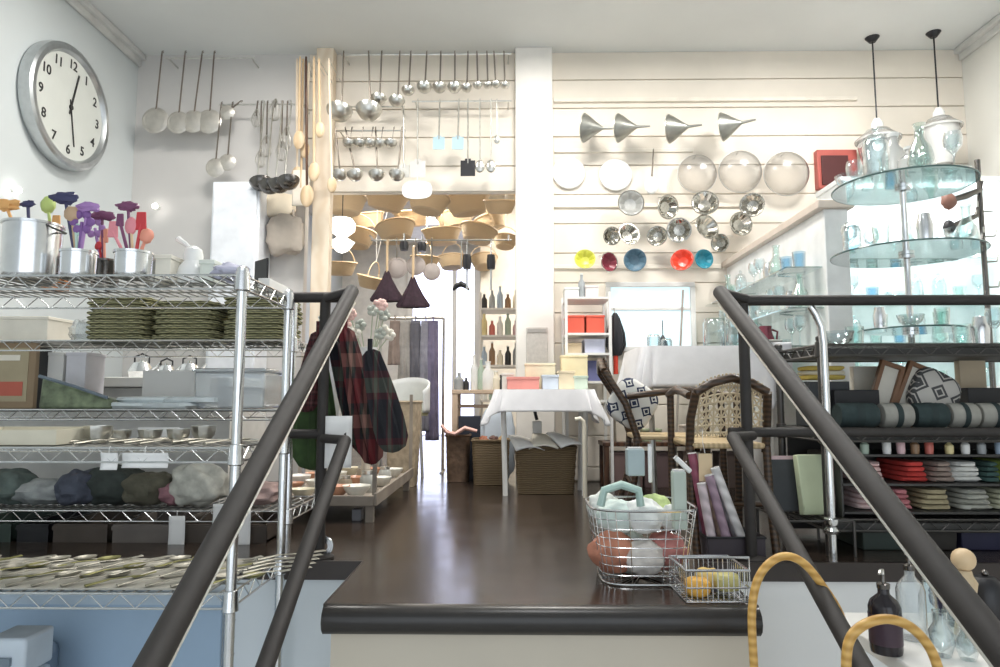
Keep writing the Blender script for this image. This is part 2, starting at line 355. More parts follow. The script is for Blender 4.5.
# ------------------------------------------------------------------ wire shelving
def wire_unit(name, lab, x0, x1, y0, y1, zs, zbot, ztop, m, pr=.0125, deck=.03, wr=.0028, bottom=None, grp=None):
    t = thing(name, lab, 'wire shelf', (x0, y0, zbot), 0, grp); O = Vector((x0, y0, zbot))
    for (x, y) in ((x0, y0), (x1, y0), (x1, y1), (x0, y1)):
        b = MB(); b.rod(Vector((x, y, zbot))-O, Vector((x, y, ztop))-O, pr, 12)
        z = zbot+.05
        while z < ztop:
            b.lathe([(pr+.0008, -.0015), (pr+.0008, .0015)], 12, Matrix.Translation(Vector((x, y, z))-O)); z += .0254*1.5
        o = b.build('post', m, t)
        b = MB(); b.lathe([(0, -.006), (pr+.002, -.006), (pr+.002, .004), (pr-.004, .009), (0, .010)], 12, Matrix.Translation(Vector((x, y, ztop))-O)); b.build('post_cap', m, o)
    for z in zs:
        b = MB()
        for (A, B) in (((x0, y0), (x1, y0)), ((x1, y0), (x1, y1)), ((x1, y1), (x0, y1)), ((x0, y1), (x0, y0))):
            A = Vector((*A, z))-O; B = Vector((*B, z))-O; L = (B-A).length; dn = Vector((0, 0, -.034))
            b.rod(A, B, wr, 6); b.rod(A+dn, B+dn, wr, 6)
            k = max(4, int(L/.037)); pts = [A.lerp(B, i/k)+(dn if i % 2 else Vector()) for i in range(k+1)]; b.tube(pts, .0019, 5)
        k = int((x1-x0)/deck); dk = MB()
        for i in range(1, k):
            x = x0+(x1-x0)*i/k-O.x; dk.rod((x, 0, z-O.z), (x, y1-y0, z-O.z), .0021, 4)
        for f in (.33, .66): dk.rod(Vector((x0, y0+(y1-y0)*f, z-.006))-O, Vector((x1, y0+(y1-y0)*f, z-.006))-O, .0025, 5)
        for (x, y) in ((x0, y0), (x1, y0), (x1, y1), (x0, y1)): b.lathe([(pr+.001, -.042), (pr+.007, -.038), (pr+.004, .008), (pr, .01)], 12, Matrix.Translation(Vector((x, y, z))-O))
        wt = b.build('wire_tier', m, t); b = dk; b.build('deck_wires', mat('dull_wire', (.30, .30, .28), .5, .7) if m is CHROME else m, wt)
    return t
AX1 = PX(238, 1.65); AX0 = AX1-1.32; AY0, AY1 = 1.65, 2.0
AZ = [PZ(275, 1.65, 240), PZ(448, 1.65, 200), PZ(594, 1.65, 200)]
wire_unit('wire_shelf', 'chrome wire shelf in the left foreground holding spoons and steel pots', AX0, AX1, AY0, AY1, AZ, LOW, AZ[0]+.012, CHROME)
BX1 = PX(291, 2.3); BX0 = BX1-1.3; BY0, BY1 = 2.3, 2.65
BZ = [PZ(305, 2.3), PZ(340, 2.3), PZ(410, 2.3), PZ(512, 2.3)]
wire_unit('wire_shelf', 'chrome wire shelf standing behind the left foreground shelf with woven trays', BX0, BX1, BY0, BY1, BZ[1:], 0, BZ[0], CHROME)
CX0 = PX(826, 2.14); CX1 = CX0+1.25; CY0, CY1 = 2.16, 2.5
CZ = [PZ(345, CY0), PZ(430, CY0), PZ(519, CY0)]
DKW = mat('dark_bronze_wire', (.10, .095, .09), .4, .8)
u = wire_unit('wire_shelf', 'dark wire shelf on the right, behind the guard rail', CX0, CX1, CY0, CY1, CZ, 0, CZ[0]+.02, DKW, wr=.0042)
for z in CZ: MB().bb(.01, CX1-CX0-.01, .012, CY1-CY0-.012, z-.034, z-.012).build('tier_tray', mat('dark_tray', (.035, .034, .032), .5), u)
MB().bb(.02, CX1-CX0-.02, CY1-CY0-.004, CY1-CY0+.004, .02, CZ[1]-.04).build('back_panel', mat('dark_backing', (.04, .038, .036), .6), u)
b = MB(); b.tube([(0, -.02, -0), (0, -.02, CZ[0]), (-.004, -.02, CZ[0]+.055), (-.02, -.02, CZ[0]+.095), (-.035, -.02, CZ[0]+.12)], .0125, 12); pc = b.build('chrome_upright', CHROME, u)
b = MB(); b.lathe([(.014, .12), (.022, .115), (.022, .1), (.016, .09), (.024, .08), (.02, .07)], 14, Matrix.Translation((0, -.02, 0))); b.build('clamp', CHROME, pc)

# ------------------------------------------------------------------ wall clock
CXW = XL+.001; cc = P(62, 107, 3.42); cyc, czc = 3.36, 1.985
t = thing('wall_clock', 'large round wall clock with a thick brushed silver rim on the left wall', 'clock', (CXW, cyc, czc), 0); t.scale = (.72, 1, 1)
M = Matrix.Rotation(PI/2, 4, 'Y'); R = .318
b = MB(); b.lathe([(R-.02, 0), (R, .01), (R+.003, .05), (R, .088), (R-.012, .1), (R-.035, .1), (R-.045, .082), (R-.05, .07)], 64, M, cap=False); b.build('rim', mat('brushed_silver_rim', (.55, .57, .58), .3, 1, .06, 30), t)
b = MB(); b.lathe([(0, .066), (R-.047, .066), (R-.047, .072), (0, .072)], 64, M); dl = b.build('dial', mat('clock_dial_cream', (.62, .64, .60), .5, 0, .02), t)
def text_mesh(s, size, m, parent, M, name='numeral', ext=.001, bold=0):
    cu = D.curves.new(name, 'FONT'); cu.body = s; cu.size = size; cu.extrude = ext; cu.align_x = 'CENTER'; cu.align_y = 'CENTER'; cu.offset = bold
    o = D.objects.new('tmp', cu); COL.objects.link(o); bpy.context.view_layer.update()
    me = D.meshes.new_from_object(o.evaluated_get(bpy.context.evaluated_depsgraph_get())); D.objects.remove(o)
    me.transform(M); me.materials.clear(); me.materials.append(m); q = D.objects.new(name, me); COL.objects.link(q); q.parent = parent; return q
INK = mat('black_ink', (.02, .02, .02), .5)
for h in range(1, 13):
    a = 2*PI*h/12; yy, zz = math.sin(a)*.225, math.cos(a)*.225
    text_mesh(str(h), .068, INK, t, Matrix.Translation((.074, yy, zz)) @ Matrix.Rotation(PI/2, 4, 'Z') @ Matrix.Rotation(PI/2, 4, 'X'), bold=.0012)
for nm, a, L, wd in (('hour_hand', 2*PI*(12.47/12), .2, .011), ('minute_hand', 2*PI*28/60, .2, .008)):
    b = MB(); b.bb(.076, .079, -wd/2, wd/2, -.04, L, Matrix.Rotation(-a, 4, 'X')); b.build(nm, INK, t)
b = MB(); b.lathe([(.014, .074), (.014, .083), (0, .083)], 14, M); b.build('hub', INK, t)

# ------------------------------------------------------------------ hanging utensils
UY = 3.93
def hrail(lab, a, b, py, Y=UY):
    z = PZ(py, Y); xa, xb = PX(a, Y), PX(b, Y); t = thing('hanging_rail', lab, 'rail', ((xa+xb)/2, Y, z), 0, 'utensil rails')
    h = (xb-xa)/2; MB().rod((-h, 0, 0), (h, 0, 0), .005, 8).build('bar', STEEL, t)
    for s in (-1, 1): MB().tube([(s*(h-.02), 0, 0), (s*(h-.02), YB-Y+.002, 0)], .005, 8).build('bracket', STEEL, t)
hrail('thin steel rail under the ceiling above the skimmers', 148, 242, 56); hrail('thin steel rail under the ceiling above the big ladles', 333, 512, 54)
hrail('thin steel rail between skimmers and wooden spoons', 207, 298, 103); hrail('long thin steel rail carrying the spatulas', 408, 512, 101)
hrail('thin steel rail behind the two big ladles', 330, 400, 106); hrail('lower thin steel rail carrying small dippers', 330, 402, 130)
def utensil(kind, px, py0, pxb, pyb, r, lab, grp, Y=UY, m=None, name=None, mm=None, hw=.005):
    """hangs from (px,py0); its head is centred at (pxb,pyb) with radius r px"""
    m = m or STEEL; k = Y/FPX; top = P(px, py0, Y); bot = P(pxb, pyb, Y); R_ = r*k
    d = bot-top; L = d.length
    t = thing(name or kind, lab, {'ladle': 'ladle', 'skimmer': 'skimmer', 'spoon': 'spoon', 'spatula': 'spatula', 'whisk': 'whisk', 'masher': 'masher'}.get(kind, kind), (top.x, Y-.012, top.z-.0), 0, grp, ry=-math.atan2(d.x, -d.z)*1)
    hm = mm or HND
    hl = L-R_*.7
    b = MB(); b.tube([(0, .012, .006), (0, .017, .014), (0, .012, .02), (0, .0, .012), (0, 0, -.02), (0, 0, -hl)], [.002, .002, .0025, .003, hw, hw], 6, flat=1); b.build('handle', hm, t)
    b = MB()
    if kind == 'ladle':
        pr = [(0, -R_*.62), (R_*.35, -R_*.58), (R_*.7, -R_*.36), (R_*.92, -.0), (R_*1.0, R_*.22), (R_*.96, R_*.22), (R_*.86, 0), (R_*.64, -R_*.30), (0, -R_*.55)]
        b.lathe(pr, 18, Matrix.Translation((0, -R_*.7, -L)) @ Matrix.Rotation(-.35, 4, 'X')); nm = 'bowl'
    elif kind == 'spoon':
        b.blob((0, 0, -L), (R_, R_*.35, R_*1.35), 1, 0, 12, 8); nm = 'bowl'
    elif kind == 'skimmer':
        b.lathe([(0, .003), (R_*.8, .0), (R_, -.006), (R_, -.003), (R_*.8, .004), (0, .007)], 22, Matrix.Translation((0, -.002, -L)) @ Matrix.Rotation(PI/2, 4, 'X'))
        for i in range(3): b.tube([(R_*(.3+.25*i)*math.cos(a_*PI/8), -.006, -L+R_*(.3+.25*i)*math.sin(a_*PI/8)) for a_ in range(16)], .0012, 4, True)
        nm = 'dish'
    elif kind == 'spatula':
        b.box((0, 0, -L), (R_*2, .003, R_*2.2)); b.box((0, 0, -L+R_*1.15), (R_*.8, .004, R_*.4)); nm = 'blade'
    elif kind == 'whisk':
        for a_ in range(6):
            c, s_ = math.cos(a_*PI/6), math.sin(a_*PI/6)
            b.tube([(R_*w_*c, R_*w_*s_, -L-R_*zz) for w_, zz in ((.12, -2.2), (.5, -1.4), (.9, -.3), (1, .6), (.7, 1.4), (0, 1.8), (-.7, 1.4), (-1, .6), (-.9, -.3), (-.5, -1.4), (-.12, -2.2))], .0014, 4)
        nm = 'wires'
    b.build(nm, m, t); return t
HND = mat('aged_handle_steel', (.24, .21, .18), .38, .8)
SKM = mat('aged_tin', (.60, .57, .52), .38, .7, .08, 30)
L4 = [(163, 54, 156, 121, 14), (186, 54, 179, 123, 12), (203, 54, 194, 122, 12), (215, 54, 210, 122, 13)]
for i, a in enumerate(L4): utensil('skimmer', *a, 'aged tin skimmer under the ceiling by the clock, %s' % nth(i, 4), 'skimmers under the ceiling', m=SKM, mm=mat('brown_handle_steel', (.22, .18, .15), .4, .6))
utensil('skimmer', 222, 105, 216, 168, 10, 'tin skimmer hanging lower down, left of its twin', 'lower skimmers', m=SKM); utensil('skimmer', 233, 105, 228, 163, 9, 'tin skimmer hanging lower down, right of its twin', 'lower skimmers', m=SKM)
utensil('skimmer', 240, 103, 228, 113, 8, 'small tilted tin strainer beside the rail end', 'lower skimmers', m=SKM)
for i, (a, y0, l, r) in enumerate([(258, 58, 120, 5), (268, 104, 148, 6), (276, 57, 112, 6), (283, 104, 152, 6), (288, 57, 140, 6), (262, 104, 160, 5)]):
    utensil('whisk', a, y0 if y0 > 60 else 104, a-1, l, r, 'wire balloon whisk in the bunch by the wooden spoons, %s' % ['leftmost and short', 'third and mid length', 'short one in the middle', 'long one near the spoons', 'rightmost against the wood', 'second and longest'][i], 'whisks on the rail', Y=UY-.02*(i % 3), m=STEEL)
for i, (a, b_) in enumerate([(257, 187), (266, 190), (275, 189), (284, 186)]):
    t = utensil('ladle', a+8, 104, a, b_, 11.5, 'dark steel ladle hanging edge-on in the bunch of four, %s' % nth(i, 4), 'dark ladles', Y=UY-.05-.03*i, m=DSTEEL, mm=STEEL); t.rotation_euler.z = .9
for i, (a, y0, b_, l, r, k) in enumerate([(297, 62, 297, 176, 6, 'spoon'), (303, 62, 301, 188, 9, 'paddle'), (309, 66, 305, 150, 5, 'spoon'), (300, 60, 299, 140, 6, 'spoon'), (306, 60, 307, 196, 7, 'spoon'), (314, 60, 314, 172, 6, 'spoon'), (329, 62, 332, 185, 5, 'spoon'), (319, 62, 320, 130, 5, 'spoon')]):
    Y = 3.90-.03*i; tp = P(a, y0, Y); bt = P(b_, l, Y); kk = Y/FPX
    t = thing('wooden_spoon', 'long wooden %s hanging by the pale post, %s' % (k if k == 'spoon' else 'paddle with a broad whitish blade', ORD[i]+' of eight'), 'wooden spoon', tp, 0, 'wooden spoons by the post')
    d = bt-tp; b = MB(); b.tube([(0, 0, .02), (0, 0, 0), (d.x*.5, 0, d.z*.5), (d.x, 0, d.z)], [.005, .007, .008, .007], 8); b.build('handle', WOOD if i % 2 else DWOOD if i == 4 else PALEWOOD, t)
    b = MB()
    if k == 'paddle': b.box((d.x, 0, d.z), (r*2*kk, .01, 38*kk)); b.build('blade', mat('bleached_wood', (.80, .74, .64), .6), t, bevel=.008)
    else: b.blob((d.x, -.002, d.z), (r*kk, .012, r*1.7*kk), 2, 0); b.build('bowl', WOOD, t)
    MB().rod((0, 0, .015), (0, YB-Y, .015), .003, 6).build('hook', STEEL, t)
LAD = [(344, 342, 117, 13.5, 'big'), (369, 371, 116, 13.5, 'big'), (382, 380, 103, 8.5, 'medium'), (400, 398, 105, 8.5, 'medium'), (411, 409, 94, 7, 'small'), (427, 425, 91, 8, 'small'), (441, 440, 91, 7.5, 'small'), (455, 455, 91, 7.5, 'small'), (468, 467, 91, 6, 'small'), (477, 478, 88, 5, 'tiny'), (487, 488, 88, 5, 'tiny'), (494, 496, 87, 5, 'tiny'), (504, 505, 88, 5, 'tiny')]
for i, (a, b_, yb, r, sz) in enumerate(LAD): utensil('ladle', a, 54, b_, yb, r, '%s steel ladle in the top row, %s' % (sz, nth(i, len(LAD))), 'ladles in the top row', Y=UY-(.03 if r > 10 else 0)-.03*(i % 2))
for i, a in enumerate([350, 361, 371, 381, 392]): utensil('ladle', a+2, 130, a, 146, 6.5, 'small steel dipper in the second row under the big ladles, %s' % nth(i, 5), 'dippers in the second row', hw=.002)
for i, (a, b_) in enumerate([(336, 341), (346, 357), (376, 378), (402, 398)]): utensil('ladle', a, 130, b_, 178, 8.5, 'steel ladle in the lowest row, %s of four' % nth(i, 4), 'ladles in the lowest row')
WCH = mat('grey_white_nylon', (.62, .60, .58), .5); BLS = mat('pale_blue_nylon', (.42, .58, .66), .4)
for a in [('spatula', 404, 102, 404, 172, 6, 'long steel slotted turner beside the white scraper', STEEL), ('spatula', 418, 102, 418, 170, 8, 'grey square turner hanging above the white scraper', WCH), ('spatula', 440, 102, 439, 144, 6, 'short pale blue spatula with square blade, left of a second', BLS), ('spatula', 459, 102, 458, 144, 6, 'short pale blue spatula with square blade, right of a second', BLS), ('spatula', 468, 102, 468, 169, 7.5, 'turner with a black square blade', BLACK), ('spoon', 480, 102, 480, 167, 5, 'steel serving spoon right of the black turner', STEEL), ('spoon', 491, 102, 491, 167, 5, 'steel serving spoon, outer one right of the black turner', STEEL), ('spoon', 497, 102, 497, 140, 3.5, 'narrow steel spoon at the right end of the rail', STEEL)]:
    utensil(a[0], a[1], a[2], a[3], a[4], a[5], a[6], 'tools on the long rail', m=a[7], mm=STEEL)
t = thing('scraper', 'wide white bowl scraper hanging below the turners', 'scraper', P(417, 190, UY-.03)); b = MB(); b.lathe([(0, -.004), (.088, -.004), (.09, 0), (.088, .004), (0, .004)], 24, Matrix.Rotation(PI/2, 4, 'X'), sy=.62, e=2.8); b.build('blade', PORC, t)
MB().tube([(0, 0, .05), (0, .02, .11), (0, .05, .17)], .003, 6).build('cord', PAPER, t)

# funnels
FUN = mat('grey_galvanised_tin', (.36, .36, .33), .35, .85, .15, 14)
t0 = None
for i, (px, py, r, rot) in enumerate([(584, 128, 14, .1), (618, 128, 14, .05), (669, 129, 14, .0), (722, 127, 14, -.08)]):
    if t0 is None:
        t0 = thing('funnel', '', 'funnel', (0, 0, 0), 0, 'tin funnels on the boarded wall')
        M = Matrix.Rotation(PI/2, 4, 'Y'); b = MB(); b.lathe([(.080, 0), (.084, .004), (.070, .028), (.042, .065), (.018, .10), (.009, .115), (.005, .19), (.004, .19), (.007, .114), (.016, .098), (.040, .063), (.068, .026)], 28, M); b.build('cone', FUN, t0)
        b = MB(); b.tube([(.0, .082*math.cos(a), .082*math.sin(a)) for a in [2*PI*k/28 for k in range(28)]], .0032, 6, True); b.build('rim', STEEL, t0)
        b = MB(); b.rod((.03, .05, .03), (.03, .20, .03), .003, 6); b.build('hook', STEEL, t0)
    place(USED, t0, P(px, py, 3.90), rot=(0, .06+rot, -.35-.06*i), label='grey tin funnel pointing right on the boarded wall, %s of four' % nth(i, 4))
# white plates and spoon on the wall
for i, (px, py) in enumerate([(569, 172), (616, 174)]):
    b = MB(); b.lathe([(0, 0), (.06, 0), (.095, -.016), (.1, -.016), (.097, -.01), (.062, .006), (0, .006)], 32, Matrix.Rotation(-PI/2, 4, 'X') @ Matrix.Scale(-1, 4, (0, 0, 1)))
    tag(b.build('plate', PORC, loc=P(px, py, 4.02)), 'round white plate hung on the boarded wall, %s of the pair' % ('left' if i == 0 else 'right'), 'plate', 'white plates on the wall')
t = utensil('spoon', 653, 152, 651, 186, 7, 'white porcelain serving spoon hanging beside the plates', None, Y=4.0, m=PORC)
# baking moulds
MM = {'tin': mat('bright_tin', (.50, .48, .43), .22, 1, .25, 18), 'yellow': mat('lime_enamel', (.62, .62, .08), .3), 'maroon': mat('maroon_enamel', (.25, .04, .06), .3), 'bluegrey': mat('slate_blue_enamel', (.10, .18, .24), .3), 'red': mat('red_enamel', (.72, .06, .03), .25), 'teal': mat('teal_enamel', (.03, .24, .32), .25), 'grey': mat('pale_grey_enamel', (.48, .48, .46), .35, .5)}
MSPEC = [(631, 203, 13, 'grey', 0), (668, 207, 12, 'tin', .4), (705, 203, 13, 'tin', -.3), (752, 205, 12, 'tin', .5), (612, 236, 9, 'tin', .2), (629, 234, 11, 'tin', -.5), (657, 236, 10, 'tin', .6), (679, 230, 12, 'tin', 0), (707, 227, 13, 'tin', -.2), (741, 224, 12, 'tin', .3), (720, 243, 9, 'tin', .8), (585, 259, 10, 'yellow', 0), (609, 262, 10, 'maroon', .3), (635, 260, 11, 'bluegrey', -.3), (682, 260, 11, 'red', .1), (704, 259, 9.5, 'teal', 0)]
protos = {}
for i, (px, py, r, c, rot) in enumerate(MSPEC):
    if c not in protos:
        t = thing('baking_mould', '', 'mould', (0, 0, 0), 0, 'baking moulds hung on the wall'); protos[c] = t
        b = MB(); b.lathe([(0, .045), (.35, .045), (.42, .04), (.95, -.0), (1.0, -.012), (.9, .0), (.4, .032), (0, .032)][:0] or [(0, -.65), (.42, -.62), (.52, -.5), (.93, .0), (1.0, .04), (.88, .02), (.46, -.44), (0, -.5)], 32, Matrix.Rotation(PI/2, 4, 'X'), fold=.06, nf=10); b.build('fluted_cup', MM[c], t)
        b = MB(); b.tube([(math.cos(a), -.04, math.sin(a)) for a in [2*PI*k/28 for k in range(28)]], .05, 6, True); b.build('rim', MM['tin'] if c in ('tin', 'grey', 'maroon') else MM[c], t)
        b = MB(); b.tube([(0, .1, .9), (0, .5, 1.1), (0, 2.2, 1.1)], .04, 5); b.build('hook', STEEL, t)
    n = {'tin': sum(1 for q in MSPEC[:i] if q[3] == 'tin')}
    lab = {'tin': 'fluted bright tin mould in the hanging cluster, %s of ten' % nth(n['tin'], 10), 'grey': 'plain pale grey mould at the left top of the cluster', 'yellow': 'lime yellow mould hanging at the lower left of the cluster', 'maroon': 'maroon mould with tin rim next to the lime one', 'bluegrey': 'slate blue mould hanging below the tin ones', 'red': 'bright red mould hanging beside the teal one', 'teal': 'teal blue mould, rightmost of the coloured ones'}[c]
    place(USED, protos[c], P(px, py, 3.93-.02*(i % 3)), rot=(.25*math.sin(i*2.1), rot, .5*math.sin(i*1.7)), label=lab, s=r*3.93/FPX)
# big clear mesh domes on wall
for i, (px, py, r) in enumerate([(697, 174, 20), (740, 172, 22), (786, 174, 23)]):
    k = 3.95/FPX; t = thing('food_cover', 'big clear dome food cover hung on the wall, %s of three' % nth(i, 3), 'food cover', P(px, py, 3.99), 0, 'clear food covers'); R_ = r*k
    b = MB(); b.lathe([(R_*math.cos(a), -R_*.75*math.sin(a)) for a in [PI/2*q/8 for q in range(9)]], 28, Matrix.Rotation(-PI/2, 4, 'X') @ Matrix.Scale(1, 4)); b.build('dome', glass('thin_clear_plastic', (.97, .96, .95), .45, .25, .03), t)
    b = MB(); b.tube([(R_*math.cos(a), 0, R_*math.sin(a)) for a in [2*PI*q/32 for q in range(32)]], .0035, 6, True); b.build('rim', mat('pale_rim', (.7, .68, .64), .4), t)
    b = MB(); b.rod((0, .0, R_), (0, .065, R_), .003, 6); b.build('hook', STEEL, t)
t = thing('wall_cabinet', 'small red wall cabinet with a dark doorway on the right', 'cabinet', P(838, 172, 4.0)); 
b = MB(); b.bb(-.12, .12, -.0, .049, -.10, .14); b.build('body', mat('brick_red', (.45, .10, .08), .5), t, bevel=.004); b = MB(); b.bb(-.10, .06, -.012, 0, -.08, .10); b.build('door', mat('dark_maroon', (.08, .02, .02), .4), t, bevel=.003)

# ------------------------------------------------------------------ opening: hanging baskets, lamp, brushes
HB = [(345, 204, 22), (386, 200, 23), (428, 203, 22), (468, 204, 24), (500, 206, 17), (356, 238, 20), (396, 232, 20), (442, 236, 20), (478, 234, 19), (505, 242, 13), (340, 268, 17), (372, 282, 16), (425, 262, 15), (366, 220, 19), (412, 218, 19), (455, 220, 19), (492, 222, 17), (452, 262, 15), (484, 262, 14), (506, 270, 10)]
pb = None
for i, (px, py, r) in enumerate(HB):
    Y = (4.5, 5.2, 5.9, 6.05, 6.9)[0 if i < 5 else 1 if i < 10 else 2 if i < 13 else 3 if i < 17 else 4]+.36*(i % 2)
    if pb is None:
        pb = thing('straw_basket', '', 'basket', (0, 0, 0), 0, 'straw baskets hanging in the opening')
        pr = [(.55, -.45), (.70, -.42), (.78, -.25)]+[(.78+.22*q/6+(.015 if q % 2 else -.01), -.25+.55*q/6) for q in range(7)]+[(.95, .3), (.72, -.2), (.55, -.38)]
        MB().lathe(pr, 28).build('body', STRAW, pb); b = MB(); b.tube([(math.cos(a), math.sin(a), .3) for a in [2*PI*q/28 for q in range(28)]], .05, 7, True); b.build('rim', WOOD, pb)
        b = MB(); b.tube([(.98*math.cos(a), 0, .3+1.0*math.sin(a)) for a in [PI*q/12 for q in range(13)]], .035, 6); b.build('handle', STRAW, pb)
    p = P(px, py, Y); s = r*Y/FPX
    place(USED, pb, p, rot=(.25*math.sin(i*1.3), .12*math.sin(i), i*.7), s=s, label='tan straw basket in the opening, %s' % ['front row, leftmost', 'front row, second from left', 'front row, third from left', 'front row, fourth from left', 'front row, rightmost beside the column', 'middle row, leftmost', 'middle row, second from left', 'middle row, third from left', 'middle row, fourth from left', 'small one in the middle row by the column', 'low at the left by the pale post', 'low above the two dark dusters', 'low above the bright door', 'between front and middle rows, leftmost', 'between front and middle rows, second', 'between front and middle rows, third', 'between front and middle rows, rightmost', 'low, left of two near the black brushes', 'low, right of two near the black brushes', 'lowest, tucked against the column'][i])
    bpy.context.view_layer.update(); o = [q for q in COL.objects if q.name.startswith('straw_basket') and (q.location-p).length < 1e-5][0]
    Mi = Matrix.LocRotScale(o.location, o.rotation_euler, o.scale).inverted(); tp_ = Mi.inverted() @ Vector((0, 0, 1.28))
    MB().rod(Mi @ tp_, Mi @ Vector((tp_.x, tp_.y, CEIL)), .002/s, 5).build('hanging_cord', PAPER, o)
p = P(342, 238, 4.22); t = thing('pendant_lamp', 'white ribbed glass pendant lamp hanging left in the opening', 'lamp', p)
b = MB(); b.lathe([(.02, .13), (.06, .125), (.083, .09), (.08, .05), (.045, .02), (.02, .0)], 24, fold=.03, nf=12); b.build('upper_shade', mat('glowing_opal', (.95, .92, .85), .3, emis=((1, .95, .86), 1.6)), t)
b = MB(); b.lathe([(.03, .0), (.075, -.03), (.055, -.06), (.035, -.085), (0, -.10)], 16, fold=.12, nf=5); b.build('lower_shade', MC['glowing_opal'], t)
MB().rod((0, 0, .13), (0, 0, CEIL-p.z), .003, 6).build('cord', BLACK, t)
# dark feather dusters and brushes
hrail('low steel rail across the opening above the dusters', 368, 512, 240, 4.18)
def duster(px, py, lab):
    Y = 4.14; k = Y/FPX; p = P(px, py, Y); t = thing('duster', lab, 'duster', p, 0, 'dark dusters')
    b = MB(); b.lathe([(.012, .0), (.03, -.05), (.065, -.12), (.10, -.175), (.095, -.19), (.0, -.185)], 28, fold=.10, nf=9, sy=.5); b.build('bristles', mat('dark_aubergine_feathers', (.035, .015, .025), .8, 0, .3, 40, .3), t)
    MB().tube([(0, 0, -.01), (0, 0, .10), (0, .0, .19), (0, .04, .2)], .008, 8).build('handle', WOOD, t)
duster(387, 271, 'dark aubergine fan duster, left one of the pair'); duster(413, 277, 'dark aubergine fan duster, right one of the pair')
for px, py, lab in ((404, 246, 'black round brush hanging above the dusters, left one'), (422, 247, 'black round brush hanging above the dusters, right one'), (467, 262, 'black cylinder bottle brush hanging in the opening'), (491, 262, 'longer black brush hanging near the column')):
    Y = 4.14; p = P(px, py, Y); t = thing('brush', lab, 'brush', p, 0, 'black brushes in the opening')
    h = .045 if py > 250 else .028; b = MB(); b.lathe([(.0, -h), (.022, -h), (.026, 0), (.022, h), (0, h)], 18, fold=.08, nf=9); b.build('bristles', BLACK, t)
    MB().tube([(0, 0, h), (0, 0, h+.05), (0, .03, PZ(240, 4.18)-p.z+.006)], .004, 6).build('handle', CHROME, t)
    if py > 250: MB().rod((0, 0, -h), (0, 0, -h-.13), .007, 8).build('tip', CHROME, t)
for i, (px, py, r) in enumerate([(397, 268, 11), (416, 266, 10), (432, 272, 9)]):
    utensil('skimmer', px, 241, px, py, r, 'grey enamel pan lid hanging behind the dusters, %s of three' % nth(i, 3), 'grey lids in the opening', Y=4.20, m=mat('grey_enamel', (.42, .36, .33), .5), name='pan_lid')['category'] = 'lid'
t = thing('plate_rack_hook', 'black hanger with drooping arms hanging before the bright door', 'hanger', P(461, 287, 4.16)); b = MB(); b.tube([(-.05, 0, -.02), (-.03, 0, .005), (0, 0, .02), (.03, 0, .005), (.05, 0, -.02)], [.008, .016, .02, .016, .008], 10); b.build('arms', BLACK, t); MB().tube([(0, 0, .02), (0, 0, .07), (0, .02, PZ(240, 4.18)-P(461, 287, 4.16).z+.006)], .003, 6).build('hook', STEEL, t)
# ------------------------------------------------------------------ left foreground shelf: pots on top
def pot(loc, r, h, lab, m=CHROME, name='steel_pot', cat='pot', handle=None, lid=False):
    t = thing(name, lab, cat, loc)
    b = MB(); b.lathe([(0, .001), (r*.86, .001), (r*.95, .008), (r*.97, .02), (r, h), (r*1.06, h+.003), (r*1.06, h-.003), (r*.97, h-.004), (r*.93, .02), (0, .012)], 32); b.build('body', m, t)
    if handle == 'bail':
        b = MB(); b.tube([(-r, 0, h-.02), (-r*.3, -.02, h-.004), (r*.7, -.035, h-.003), (r*1.6, -.03, h-.03), (r*1.02, 0, h-.02)], .003, 6); b.build('bail_handle', DSTEEL, t)
    elif handle == 'side':
        b = MB()
        for s_ in (-1, 1): b.tube([(s_*r, -.015, h*.75), (s_*(r+.018), -.01, h*.78), (s_*(r+.018), .01, h*.78), (s_*r, .015, h*.75)], .003, 6)
        b.build('handles', DSTEEL, t)
    elif handle == 'foot':
        b = MB(); b.lathe([(r*.8, -.0), (r*.82, .008), (r*.6, .012)], 24); b.build('foot_ring', STEEL, t)
    return t
TZ = AZ[0]+.003
def on(px, Y, z): return Vector((PX(px, Y, 400), Y, z))
pot(on(22, 1.75, TZ), .068, .150, 'tall polished steel bucket at the left end of the top shelf', handle='bail')
pot(on(70, 1.72, TZ), .042, .070, 'small polished steel pot holding purple utensils', handle='foot')
pot(on(126, 1.72, TZ), .045, .068, 'small polished steel pot holding pink and red utensils', handle='foot')
pot(on(48, 1.90, TZ), .038, .085, 'copper cup behind the tall steel bucket', mat('copper', (.80, .36, .18), .25, 1), 'copper_cup', 'cup')
pot(on(98, 1.88, TZ), .036, .080, 'narrow dark steel cup standing between the two small pots', DSTEEL, 'steel_cup', 'cup')
pot(on(152, 1.86, TZ), .034, .075, 'steel cup behind the pot with red utensils', STEEL, 'steel_cup', 'cup')
UC = [('purple', (.22, .10, .32)), ('violet', (.40, .22, .50)), ('navy', (.05, .05, .12)), ('lime', (.55, .68, .22)), ('pink', (.78, .28, .32)), ('red', (.62, .05, .06)), ('coral', (.85, .34, .24)), ('mint', (.50, .68, .60)), ('plum', (.20, .06, .14)), ('orange', (.85, .45, .16)), ('tan', (.55, .38, .24))]
